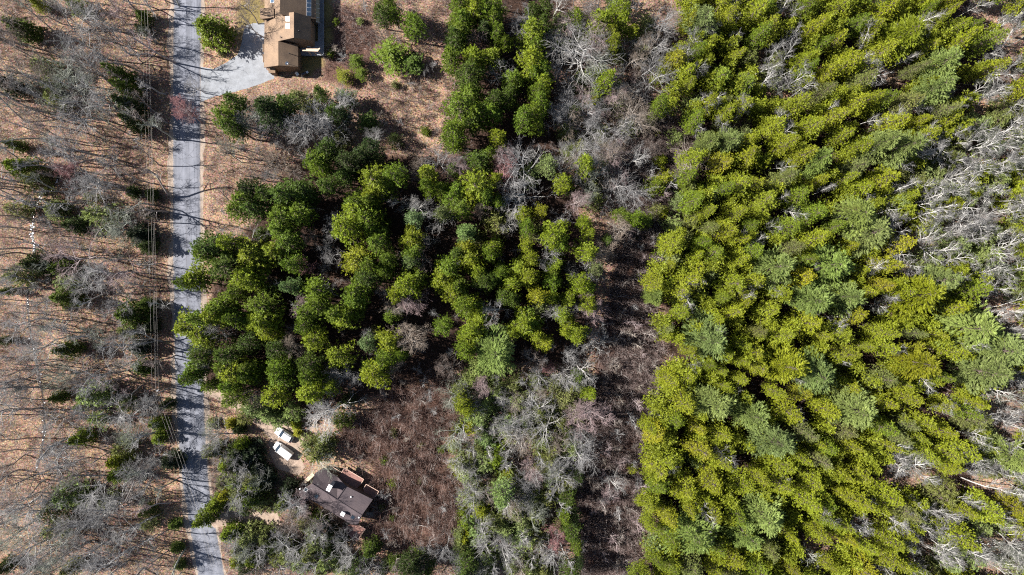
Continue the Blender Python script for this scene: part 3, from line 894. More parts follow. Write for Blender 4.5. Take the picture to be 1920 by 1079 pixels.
utility_pole(291, 731, 'wooden utility pole with a crossarm standing on the west verge of the road')
def wire(name, pts, sag, label, r=0.009):
    q = []
    for i in range(len(pts) - 1):
        a, b = pts[i], pts[i + 1]
        for k in range(13):
            t = k / 12; p = a.lerp(b, t); p.z -= sag * 4 * t * (1 - t); q.append(p)
    m = MB(); m.tube(q, [r] * len(q), 4, cap=False); o = m.build(name, M_WIRE)
    tag(o, label, 'wire', 'wires strung along the road')
for dx, word in ((-5.9, 'on the woods side'), (0.2, 'in the middle'), (5.9, 'on the road side')):
    wire('overhead_wire', [W(267.5 + dx, -60, POLE_H), W(291 + dx, 731, POLE_H), W(423 + dx * 1.2, 1120, POLE_H)], 0.5, 'bare overhead wire ' + word + ' of the three strung over the verge')
wire('service_wire', [W(273, -60, POLE_H - 1.5), W(292.5, 731, POLE_H - 1.2), W(420, 1120, POLE_H - 1.5)], 0.6, 'lower cable slung under the three overhead wires along the road', 0.01)
# ------------------------------------------------------------------ tree meshes
def blades(rs, C, D, n, ln, wd, spread, tone, tvar=0.16):
    """a tuft of n kite shaped blades at every centre C, leaning along D"""
    T = len(C)
    rv = rs.normal(size=(T, n, 3))
    rv /= np.linalg.norm(rv, axis=2, keepdims=True)
    d = D[:, None, :] * (1 - spread) + rv * spread
    d /= np.linalg.norm(d, axis=2, keepdims=True) + 1e-9
    L = (np.asarray(ln).reshape(-1, 1) if np.ndim(ln) else np.full((T, 1), ln)) * rs.uniform(.65, 1.25, (T, n))
    w = wd * rs.uniform(.7, 1.3, (T, n))
    r2 = rs.normal(size=(T, n, 3))
    sd = np.cross(d, r2); sd /= np.linalg.norm(sd, axis=2, keepdims=True) + 1e-9
    base = C[:, None, :] + rs.normal(size=(T, n, 3)) * 0.05 - d * (L * .25)[..., None]
    mid = base + d * (L * .55)[..., None]
    tip = base + d * L[..., None]
    q = np.stack([base, mid + sd * w[..., None], tip, mid - sd * w[..., None]], 2).reshape(-1, 3)
    t = np.clip(np.asarray(tone)[:, None] + rs.normal(size=(T, n)) * tvar, 0, 1)
    t = np.repeat(t.reshape(-1), 4)
    nf = T * n
    return q, np.arange(nf * 4), np.full(nf, 4), t

def tube_np(P0, P1, r0, r1, sides):
    """many separate tapered sticks at once"""
    P0 = np.asarray(P0, float); P1 = np.asarray(P1, float)
    n = len(P0)
    d = P1 - P0; d /= np.linalg.norm(d, axis=1, keepdims=True) + 1e-9
    ref = np.where(np.abs(d[:, 2:3]) < .9, np.array([[0, 0, 1.0]]), np.array([[1.0, 0, 0]]))
    u = np.cross(d, ref); u /= np.linalg.norm(u, axis=1, keepdims=True) + 1e-9
    w = np.cross(d, u)
    ang = 2 * np.pi * np.arange(sides) / sides
    ring = u[:, None, :] * np.cos(ang)[None, :, None] + w[:, None, :] * np.sin(ang)[None, :, None]
    A = P0[:, None, :] + ring * np.asarray(r0).reshape(-1, 1, 1)
    B = P1[:, None, :] + ring * np.asarray(r1).reshape(-1, 1, 1)
    V = np.concatenate([A, B], 1).reshape(-1, 3)
    k = np.arange(sides); k2 = (k + 1) % sides
    F = np.stack([k, k2, k2 + sides, k + sides], 1)
    F = (F[None] + (np.arange(n) * 2 * sides)[:, None, None]).reshape(-1, 4)
    return V, F

class Sticks:
    def __init__(self): self.g = {}
    def add(self, p0, p1, r0, r1, sides):
        self.g.setdefault(sides, []).append((p0, p1, r0, r1))
    def mesh(self, name, mat, smooth=True):
        Vs = []; Fs = []; b = 0
        for s, L in self.g.items():
            V, F = tube_np([x[0] for x in L], [x[1] for x in L], [x[2] for x in L], [x[3] for x in L], s)
            Vs.append(V); Fs.append(F + b); b += len(V)
        V = np.concatenate(Vs); F = np.concatenate(Fs)
        me = mesh_np(name, V, F, np.full(len(F), 4), smooth=smooth)
        me.materials.append(mat)
        return me

def conifer(seed, H, Rm, base, whorls, per, tuft_n, ln, wd, shape=0.8, droop=0.1, gap=0.0, spread=0.55, lump=0.35, tops=1, flat=False, step=0.55, mat=None):
    """crown as tufts of needles on whorled branches, with uneven branch lengths and gaps; returns (trunk mesh, crown mesh)"""
    rs = np.random.RandomState(seed)
    st = Sticks()
    lean = rs.normal(size=2) * 0.02
    axis = lambda z: np.array([lean[0] * z, lean[1] * z, z])
    nseg = 6
    zs = np.linspace(0, H * .97, nseg + 1)
    r0 = 0.012 * H + .03
    for i in range(nseg):
        st.add(axis(zs[i]), axis(zs[i + 1]), r0 * (1 - zs[i] / H) + .02, r0 * (1 - zs[i + 1] / H) + .02, 7)
    lob = rs.uniform(0, 6.28, 5); amp = rs.uniform(.3, 1, 5)
    Cs = []; Ds = []; Ts = []
    for w in range(whorls):
        t = (w + rs.uniform(-.3, .3)) / max(1, whorls - 1)         # 0 bottom .. 1 top
        t = min(max(t, 0), 1)
        z = H * (base + (1 - base) * (0.03 + .94 * t))
        prof = (1 - t) ** shape
        if t < .2: prof *= .6 + 2.0 * t
        a0 = rs.uniform(0, 6.28)
        nb = max(3, int(round(per * (0.55 + .45 * (1 - t)))))
        for k in range(nb):
            if rs.rand() < gap: continue
            a = a0 + 6.283 * k / nb + rs.normal() * .2
            lb = sum(am * math.cos((i + 1) * a + l + 2.0 * t) for i, (l, am) in enumerate(zip(lob, amp))) / 2.2
            ln_b = max(.35, Rm * prof * (1 + lump * lb + rs.normal() * .16) + .25)
            up = 0.32 * t - droop + rs.normal() * .08
            o = axis(z)
            dr = np.array([math.cos(a), math.sin(a), up]); dr /= np.linalg.norm(dr)
            end = o + dr * ln_b + np.array([0, 0, .10 * ln_b * rs.uniform(.2, 1)])
            st.add(o, o + (end - o) * .8, .035 + .008 * ln_b, .014, 3)
            m = max(2, int(ln_b / step))
            shade = np.clip(rs.normal(.5, .13), .1, .9)
            for j in range(m + 1):
                s = 0.28 + .72 * j / m
                c = o + (end - o) * s
                side = np.array([-math.sin(a), math.cos(a), 0])
                lat = ln_b * .30 * (1 - abs(s - .55)) 
                for sgn in ((0,) if (j == m or ln_b < .8) else (-1, 1) if not flat else (-1, 0, 1)):
                    cc = c + side * sgn * lat * rs.uniform(.3, 1.0) + rs.normal(size=3) * np.array([.1, .1, .07])
                    Cs.append(cc)
                    dd = dr * 1.0 + side * sgn * .5 + np.array([0, 0, .35 if not flat else .1])
                    Ds.append(dd / np.linalg.norm(dd)); Ts.append(shade + .10 * s)
    for k in range(3):
        Cs.append(axis(H * (.965 + .015 * k))); Ds.append(np.array([0, 0, 1.0])); Ts.append(.6)
    C = np.array(Cs); D = np.array(Ds)
    lnv = ln * rs.uniform(.8, 1.2, len(C))
    V, lo, ct, tn = blades(rs, C, D, tuft_n, lnv, wd, spread, np.array(Ts))
    me = mesh_np('crown_mesh', V, lo, ct, tn)
    me.materials.append(mat or M_NEEDLE)
    return st.mesh('trunk_mesh', M_BARK), me

def bare(seed, H, spread=1.0, fork=0.4, limbs=7, lvl=4, dens=1.0, twig=0.022, up=0.35, trunk_r=None, lean=0.05):
    """leafless tree; returns (trunk and limbs, twigs)"""
    rs = np.random.RandomState(seed)
    A = Sticks(); B = Sticks()
    tr = trunk_r or (0.0135 * H + .02)
    def grow(p, d, L, r, level):
        n = 4 if level < 2 else 3 if level == 2 else 2
        pts = [p]; dirs = [d]
        q = p.copy(); dd = d.copy()
        for i in range(n):
            dd = dd + rs.normal(size=3) * (.10 if level == 0 else .17) + np.array([0, 0, .06 * up * (level > 0)])
            dd /= np.linalg.norm(dd)
            q = q + dd * (L / n)
            pts.append(q.copy()); dirs.append(dd.copy())
        tgt = A if level <= 2 else B
        sides = 7 if level == 0 else 5 if level == 1 else 4 if level == 2 else 3
        taper = .45 if level == 0 else .3
        for i in range(n):
            fl = {0: .08, 1: .042, 2: .026}.get(level, twig * .7)
            ra = max(r * (1 - (1 - taper) * i / n), fl); rb = max(r * (1 - (1 - taper) * (i + 1) / n), fl * .75)
            tgt.add(pts[i], pts[i + 1], ra, rb, sides)
        if level >= lvl: return
        if level == 0: nc = limbs
        else: nc = max(2, int(round({1: 5, 2: 4.4, 3: 3}.get(level, 2) * dens * rs.uniform(.7, 1.2))))
        for k in range(nc):
            s = (fork + (1 - fork) * (k + rs.uniform(.1, .9)) / nc) if level == 0 else rs.uniform(.25, 1.0)
            if level > 0 and k == 0: s = 1.0
            f = s * n; i = min(n - 1, int(f)); c = pts[i] + (pts[i + 1] - pts[i]) * (f - i)
            base_d = dirs[i + 1]
            rv = rs.normal(size=3); rv -= base_d * rv.dot(base_d); rv /= np.linalg.norm(rv) + 1e-9
            ang = (rs.uniform(.55, 1.0) if level == 0 else rs.uniform(.35, .95)) * (.75 + .35 * spread)
            if level == 0 and s > .9: ang *= .4
            nd = base_d * math.cos(ang) + rv * math.sin(ang)
            nd[2] += .18 * up
            nd /= np.linalg.norm(nd)
            ratio = (.5 * spread * (1.15 - .5 * s)) if level == 0 else rs.uniform(.4, .68)
            grow(c, nd, L * ratio if level else H * ratio * .62, max(r * (.55 if level == 0 else .5) * (1.1 - .4 * s), twig * .8), level + 1)
    d0 = np.array([rs.normal() * lean, rs.normal() * lean, 1.0]); d0 /= np.linalg.norm(d0)
    grow(np.zeros(3), d0, H * .86, tr, 0)
    return A.mesh('trunk_mesh', M_BARK), B.mesh('crown_mesh', M_TWIG, False)

LIB = {}
# stand evergreens (height 17), broad and slim
LIB['ever'] = [conifer(100 + i, 17.0, 2.5 + .25 * (i % 3), .36 - .03 * (i % 2), 18, 6, 10, .50, .060, shape=.66 - .05 * (i % 3), gap=.10, lump=.36, step=.55, spread=.5) for i in range(8)]
# closed canopy pines of the eastern stand: narrow and deep, with finer bumps
LIB['pine'] = [conifer(200 + i, 17.0, 2.15 + .2 * (i % 3), .24, 26, 6, 9, .33, .043, shape=.62 + .07 * (i % 3), gap=.07 + .03 * (i % 4), lump=.32, step=.39, spread=.5, droop=.05) for i in range(12)]
# feathery white pines: long flat sprays
LIB['white'] = [conifer(300 + i, 18.0, 4.2 + .3 * (i % 3), .26 - .03 * (i % 2), 14 + i % 3, 8, 9, .64, .046, shape=.58 + .06 * (i % 3), droop=-.05, gap=.10 + .05 * (i % 3), lump=.38, flat=True, step=.38, spread=.30, mat=M_NEEDLE_SOFT) for i in range(7)]
# dark hemlocks by the road
LIB['hem'] = [conifer(400 + i, 10.0, 2.6, .08, 20, 7, 8, .48, .07, shape=.85, droop=.22, gap=.06, lump=.25, step=.5) for i in range(5)]
# young evergreens of the understory
LIB['young'] = [conifer(500 + i, 7.0, 2.3, .06, 11, 6, 9, .50, .05, shape=.7, droop=.05, gap=.12, lump=.3, step=.5, spread=.6, mat=M_NEEDLE_SOFT) for i in range(5)]
LIB['bush'] = [conifer(600 + i, 2.6, 1.5, .02, 7, 6, 9, .38, .06, shape=.5, droop=-.2, gap=.06, lump=.3, step=.4, spread=.65) for i in range(3)]
LIB['bare'] = [bare(700 + i, 15.0, 1.0 + .12 * (i % 3), .36, 9, 4, 1.25, .0225, up=.45) for i in range(8)]
LIB['bud'] = [bare(800 + i, 14.0, .95, .34, 12, 4, 1.5, .028, up=.6) for i in range(3)]
LIB['birch'] = [bare(900 + i, 16.5, .52, .46, 9, 4, 1.15, .019, up=.9, trunk_r=.14, lean=.09) for i in range(6)]
LIB['pole'] = [bare(980 + i, 16.0, .46, .5, 7, 4, 1.0, .019, up=.8, trunk_r=.20, lean=.06) for i in range(6)]
LIB['sap'] = [bare(950 + i, 6.5, .8, .25, 8, 3, 1.3, .02, up=.7, trunk_r=.06, lean=.1) for i in range(4)]
HGT = dict(pole=16.0, ever=17.0, pine=17.0, white=18.0, hem=10.0, young=7.0, bush=2.6, bare=15.0, bud=14.0, birch=15.5, sap=6.5)
RAD = dict(pole=2.6, ever=2.75, pine=2.35, white=4.5, hem=2.8, young=2.35, bush=1.55, bare=4.6, bud=3.9, birch=3.2, sap=2.0)
NAME = dict(pole='slender_tree', ever='evergreen_tree', pine='pine_tree', white='white_pine_tree', hem='hemlock_tree', young='young_evergreen', bush='shrub', bare='bare_tree', bud='budding_tree', birch='birch_tree', sap='sapling')
NOUN = dict(pole='slender tree', ever='evergreen', pine='pine', white='feathery pine', hem='hemlock', young='young evergreen', bush='shrub', bare='bare tree', bud='budding tree', birch='birch', sap='bare sapling')
CAT = dict(pole='tree', ever='tree', pine='tree', white='tree', hem='tree', young='tree', bush='shrub', bare='tree', bud='tree', birch='tree', sap='sapling')
GROUP = dict(pole='slender leafless trees', ever='evergreens of the middle stand', pine='pines of the eastern stand', white='feathery white pines', hem='dark hemlocks of the west woods', young='young evergreens under the bare trees',
             bush='low shrubs', bare='leafless grey trees', bud='budding pinkish trees', birch='pale birches', sap='thin bare saplings')
CMID = dict(pole=.8, ever=.72, pine=.72, white=.72, hem=.62, young=.6, bush=.5, bare=.75, bud=.75, birch=.75, sap=.7)   # height (share) that the listed spot refers to

TONES = {  # leaf or wood colour of each kind of tree
    'y': ((0.172, 0.200, 0.012), 'yellow-green'), 'g': ((0.108, 0.148, 0.011), 'grass-green'), 'm': ((0.066, 0.096, 0.012), 'mid-green'), 'd': ((0.036, 0.054, 0.012), 'dark-green'),
    'b': ((0.138, 0.192, 0.058), 'bluish-green'), 'l': ((0.170, 0.226, 0.056), 'lime-green'), 'o': ((0.118, 0.134, 0.038), 'olive'), 'p': ((0.160, 0.198, 0.062), 'pale-green'),
    'a': ((0.192, 0.196, 0.012), 'amber-tinged'), 'k': ((0.018, 0.028, 0.010), 'blackish-green'),
    'G': ((0.36, 0.35, 0.35), 'grey'), 'W': ((0.44, 0.425, 0.415), 'whitish'), 'T': ((0.36, 0.29, 0.235), 'tan'), 'P': ((0.38, 0.28, 0.28), 'pinkish'), 'B': ((0.20, 0.155, 0.135), 'brown'), 'L': ((0.30, 0.325, 0.26), 'lichen-grey'), 'R': ((0.40, 0.20, 0.20), 'reddish'),
}
TREES = []     # (kind, px, py, radius in photo pixels, tone, own label)
def T(kind, rows, tone=None):
    for r in rows:
        TREES.append((kind, float(r[0]), float(r[1]), float(r[2]), r[3] if len(r) > 3 else tone, r[4] if len(r) > 4 else None))

# --- evergreens of the middle stand (spots read off the photograph)
T('ever', [(469,353,20,'d'),(455,372,22,'g'),(446,388,18,'g'),(478,396,20,'m'),(500,370,20,'m'),(535,362,25,'m'),(530,386,16,'g'),(578,366,24,'m'),(562,396,22,'g'),(525,408,22,'g'),(603,345,18,'m'),(585,300,22,'g'),(605,285,20,'m'),(602,314,17,'g'),(637,333,17,'m'),
 (385,453,25,'m'),(378,476,21,'g'),(405,497,24,'m'),(422,454,17,'y'),(430,480,14,'m'),(468,484,29,'y'),(464,510,25,'y'),(476,531,17,'y'),(511,470,22,'y'),(536,455,25,'g'),(520,430,20,'g'),(550,495,17,'g'),(545,535,14,'b'),(366,521,22,'y'),(350,530,14,'g'),(580,540,22,'g'),(586,565,20,'g'),(578,591,22,'g'),(440,545,17,'g'),
 (405,560,22,'g'),(393,577,21,'y'),(426,591,21,'y'),(490,572,24,'g'),(481,592,19,'y'),(380,594,18,'g'),(635,590,20,'g'),
 (362,608,23,'y'),(384,636,23,'y'),(374,662,20,'m'),(370,690,21,'g'),(350,704,15,'g'),(440,605,16,'g'),(495,612,24,'y'),(505,631,19,'y'),(464,646,17,'m'),(420,670,23,'m'),(421,686,17,'g'),(476,690,17,'g'),(466,706,15,'g'),(518,660,17,'m'),(520,681,19,'g'),(440,709,24,'y'),(424,725,19,'g'),(441,739,17,'g'),(395,722,15,'g'),
 (518,714,22,'g'),(511,740,21,'y'),(560,605,16,'g'),(595,645,20,'y'),(630,604,23,'y'),(630,674,21,'y'),(572,690,18,'m'),(600,702,12,'y'),(580,716,18,'g'),(610,725,14,'y'),(580,744,23,'y'),
 (672,295,19,'d'),(740,318,18,'g'),(706,335,23,'y'),(716,356,21,'g'),(698,360,19,'y'),(664,378,21,'g'),(690,376,19,'g'),(665,399,22,'y'),(680,416,23,'g'),(795,325,17,'y'),(805,346,15,'g'),(850,320,14,'m'),(895,308,22,'m'),(894,344,25,'y'),(888,372,20,'y'),(850,364,21,'g'),(828,360,14,'g'),(866,391,21,'g'),(825,398,14,'o'),(770,405,16,'b'),(850,254,20,'g'),
 (655,435,24,'y'),(690,431,14,'g'),(710,460,20,'g'),(663,489,23,'a'),(680,500,15,'g'),(722,484,17,'g'),(720,505,15,'g'),(704,500,13,'g'),(681,525,21,'m'),(669,546,22,'g'),(660,571,22,'g'),(668,586,15,'g'),(765,450,20,'y'),(770,470,16,'g'),(760,486,14,'p'),(762,530,22,'y'),(744,546,16,'y'),(777,520,15,'g'),(725,592,15,'g'),(870,435,16,'l'),
 (835,500,23,'g'),(829,530,23,'y'),(844,551,20,'y'),(862,540,17,'g'),(880,464,17,'a'),(886,486,22,'y'),(896,506,15,'y'),(858,476,16,'m'),(872,571,19,'g'),(890,597,21,'y'),(902,526,17,'m'),
 (690,641,15,'b'),(729,649,23,'y'),(727,667,17,'g'),(750,660,13,'g'),(698,704,23,'y'),(696,689,16,'g'),(825,612,15,'g'),(891,616,20,'y'),(884,636,18,'y'),(868,657,15,'g'),(866,756,15,'y'),(866,736,12,'o'),(870,772,13,'y'),
 (885,14,25,'y'),(907,20,21,'g'),(870,40,19,'g'),(932,10,14,'g'),(864,60,19,'g'),(850,80,19,'m'),(850,110,19,'g'),(928,60,15,'g'),(920,95,22,'y'),(950,75,12,'g'),(885,104,19,'y'),(879,145,21,'m'),(998,65,25,'y'),(1008,86,19,'g'),(1004,111,23,'y'),(1012,131,17,'g'),(968,146,21,'g'),(1020,166,16,'y'),(890,176,21,'g'),(922,178,17,'m'),(1080,32,15,'g'),
 (1130,35,23,'y'),(1160,14,17,'y'),(1148,60,15,'a'),(1130,141,16,'y'),(1165,50,17,'y'),(1152,70,13,'y'),(1192,57,12,'y'),
 (868,202,25,'g'),(892,215,23,'g'),(926,205,21,'g'),(880,236,19,'m'),(850,240,13,'y'),(850,266,14,'g'),(930,260,15,'y'),(926,281,12,'g'),(991,216,16,'g'),(980,235,19,'g'),(1002,234,13,'g'),(1025,195,17,'g'),(1110,187,11,'a'),(930,331,12,'y'),(1025,310,17,'p'),(1095,305,19,'y'),(1112,321,11,'y'),(1060,346,17,'y'),
 (865,431,13,'l'),(905,370,16,'g'),(936,373,13,'g'),(985,400,13,'y'),(1008,396,13,'a'),(986,421,14,'g'),(1040,434,21,'y'),(1055,426,13,'y'),(1050,456,15,'g'),(986,461,14,'y'),(1095,415,14,'y'),(1102,436,11,'y'),(1101,470,19,'y'),(930,460,15,'y'),(920,476,15,'g'),(974,499,17,'y'),(1000,490,13,'y'),(1040,495,13,'y'),(1036,511,13,'g'),(940,505,15,'g'),
 (964,525,17,'y'),(990,525,17,'y'),(926,520,15,'m'),(1118,510,14,'o'),(1090,530,17,'y'),(1040,531,15,'g'),(1167,402,14,'g'),(1195,413,14,'g'),(1215,412,12,'g'),(1143,444,9,'m'),
 (890,566,15,'y'),(895,601,19,'y'),(885,641,15,'y'),(1005,555,16,'a'),(950,555,15,'m'),(966,566,14,'m'),(1036,556,13,'y'),(1066,561,13,'y'),(1105,560,15,'y'),(1100,545,13,'g'),(979,611,23,'y'),(992,602,20,'g'),(1000,626,15,'y'),(959,626,13,'y'),(1017,640,17,'a'),(1060,601,15,'y'),(1072,616,14,'y'),(1085,631,17,'y'),(1085,711,13,'m'),(1105,746,13,'y'),(942,925,19,'l'),(855,30,17,'g'),(1000,25,14,'m'),(960,180,16,'m')])
T('ever', [(1066,938,13,'m'),(1080,972,12,'d'),(1070,1003,16,'m'),(1084,1030,12,'g'),(1068,1066,15,'m'),(1079,900,11,'d'),(1088,1060,10,'d'),(1060,975,12,'g')])
T('white', [(918,668,38,'l','vivid lime green feathery pine alone at the foot of the middle stand')])
T('ever', [(735,100,28,'g','round dark evergreen alone in the leaf strewn clearing'),(768,112,20,'m'),(765,42,20,'g'),(712,25,14,'m'),(736,26,12,'g'),(724,6,14,'g'),
 (668,115,13,'g'),(675,136,11,'g'),(645,142,13,'a'),(650,187,20,'m'),(690,226,17,'m'),(600,172,13,'m'),(638,210,15,'d'),(440,188,18,'m'),(490,190,22,'d'),(512,216,24,'d'),(530,197,18,'m'),(418,215,22,'g'),(440,240,18,'m'),(650,305,20,'d'),(690,290,15,'d'),(620,210,14,'m')])
# --- hemlocks and pines of the west woods and around the grey house
T('hem', [(393,52,33,'g','big dense evergreen between the road and the tan house'),(34,52,23,'m'),(6,155,22,'k'),(218,136,19,'m'),(227,163,17,'m'),(234,194,21,'d'),(240,232,16,'d'),(264,30,15,'m'),(263,52,11,'m'),(22,272,14,'m'),(32,312,24,'g'),(244,358,14,'d'),(279,364,13,'d'),(98,392,24,'o'),(140,420,20,'d'),(262,440,25,'k'),(276,398,13,'k'),
 (272,462,16,'d'),(68,495,24,'d'),(112,506,19,'m'),(116,556,22,'m'),(238,592,27,'m'),(270,572,15,'m'),(280,612,16,'k'),(120,655,19,'m'),(264,690,18,'m'),(256,652,20,'k'),(172,742,27,'l'),(104,746,14,'m'),(150,762,14,'g'),(146,822,18,'g'),(212,868,20,'y'),(218,892,19,'g'),(292,798,17,'g'),(292,822,15,'g'),  # last blackish spot of this row: a black shadow built as a tree
 (316,870,22,'k'),(325,986,12,'m'),(328,1030,13,'m'),(334,1062,12,'m'),(3,1066,16,'d'),(128,1068,18,'o'),(2,640,10,'d'),(310,760,13,'d'),(272,960,13,'o'),(68,6,13,'y'),(8,545,10,'m')])
T('hem', [(394,846,17,'o'),(450,836,14,'g'),(420,870,20,'g'),(436,882,15,'m'),(440,852,22,'d'),(468,852,25,'k'),(478,878,20,'k'),(475,908,20,'g'),(500,898,22,'k'),(475,942,21,'m'),(530,945,14,'g'),(415,906,16,'o'),(400,948,16,'g'),(380,976,19,'g'),(428,1006,21,'g'),(450,1028,17,'o'),(440,1052,17,'y'),(472,1056,17,'g'),
 (420,930,13,'a'),(585,990,21,'m'),(576,1040,19,'o'),(620,1002,15,'d'),(695,1036,19,'m'),(740,1060,17,'m'),(785,1056,19,'g'),(640,1010,14,'k'),(540,915,18,'k'),(430,795,13,'a','orange tinged evergreen beside the dirt drive entrance'),(444,806,13,'d'),(552,796,12,'y'),(556,812,10,'a','bright yellow green bush touching the parked white car'),
 (600,1072,16,'o'),(720,1070,13,'d')])
# --- young evergreens, pale and hazy under the bare trees
T('young', [(80,125,20,'p'),(100,186,18,'o'),(90,160,16,'p'),(140,5,14,'p'),(60,342,22,'o'),(185,400,22,'p'),(30,390,18,'o'),(125,532,20,'p'),(30,515,22,'o'),(240,620,18,'o'),(235,762,15,'p'),(180,785,15,'p'),(120,930,25,'b'),(150,935,18,'p'),(100,992,20,'p'),(275,982,15,'o'),(230,840,18,'o'),(90,960,18,'o'),(200,940,16,'o'),(170,370,12,'o'),
 (1055,62,22,'p'),(1090,150,18,'p'),(1075,205,18,'p'),(1065,246,17,'p'),(1065,286,14,'p'),(930,415,24,'o'),(1000,432,20,'o'),(1115,375,18,'o'),(1090,275,18,'o'),(1125,250,18,'o'),(1110,345,16,'o'),(990,330,18,'p'),(1020,575,20,'p'),(1040,575,14,'b'),
 (880,800,16,'y'),(848,838,10,'y'),(855,872,11,'y'),(866,892,11,'y'),(930,860,22,'g'),(952,888,14,'y'),(945,800,15,'p'),(960,775,12,'g'),(1040,840,16,'o'),(912,760,22,'p'),(898,786,22,'b'),(1010,765,22,'o'),(968,755,22,'p'),(1060,745,24,'o'),(1000,812,18,'o'),(1078,772,20,'o'),(862,865,18,'o'),(1030,770,18,'o'),(895,700,22,'p'),(880,722,18,'p'),(930,730,20,'p'),(960,722,18,'o'),
 (1040,720,18,'o'),(985,790,16,'p'),(1020,800,16,'o'),(905,870,20,'p'),(880,890,20,'p'),(880,930,18,'p'),(900,962,17,'y'),(875,982,14,'g'),(870,1010,12,'y'),(910,1005,15,'g'),(1065,960,14,'g'),(866,1042,20,'p'),(970,1050,14,'p'),(965,955,22,'o'),(1000,960,22,'o'),(1030,930,22,'o'),(940,970,18,'o'),(1060,920,18,'o'),(1010,1010,18,'o'),(1050,990,14,'o'),(1045,885,20,'o'),(890,1060,18,'p'),(1075,905,16,'o'),
 (590,848,22,'o'),(610,835,18,'o'),(575,832,14,'p'),(540,1040,20,'p'),(560,1062,18,'p'),(520,1050,16,'o'),(610,1050,20,'p'),(635,1065,16,'p'),(500,780,18,'b'),(475,765,20,'b'),(455,780,15,'o'),(520,785,16,'b'),(545,775,16,'b'),(1270,255,14,'p'),(1220,225,12,'o'),(560,185,18,'o'),(590,205,16,'o'),(640,255,16,'o'),(700,300,14,'o'),(620,280,16,'b'),
 (740,262,12,'d'),(640,790,18,'m'),(500,548,14,'b'),(1230,395,14,'o'),(1240,300,12,'y'),(1245,400,10,'y'),(1185,880,8,'y'),(1200,940,9,'y')])
T('bush', [(798,247,9,'g'),(741,160,8,'o'),(630,42,7,'g'),(620,100,8,'g'),(737,908,10,'g'),(735,970,7,'o'),(400,795,12,'o'),(388,78,10,'a'),(415,98,8,'o'),(845,48,9,'p'),(1243,303,11,'y'),(675,40,7,'p'),(480,985,8,'o'),(500,880,8,'d'),(1240,890,8,'y'),(125,575,8,'g'),(1232,250,9,'y')])
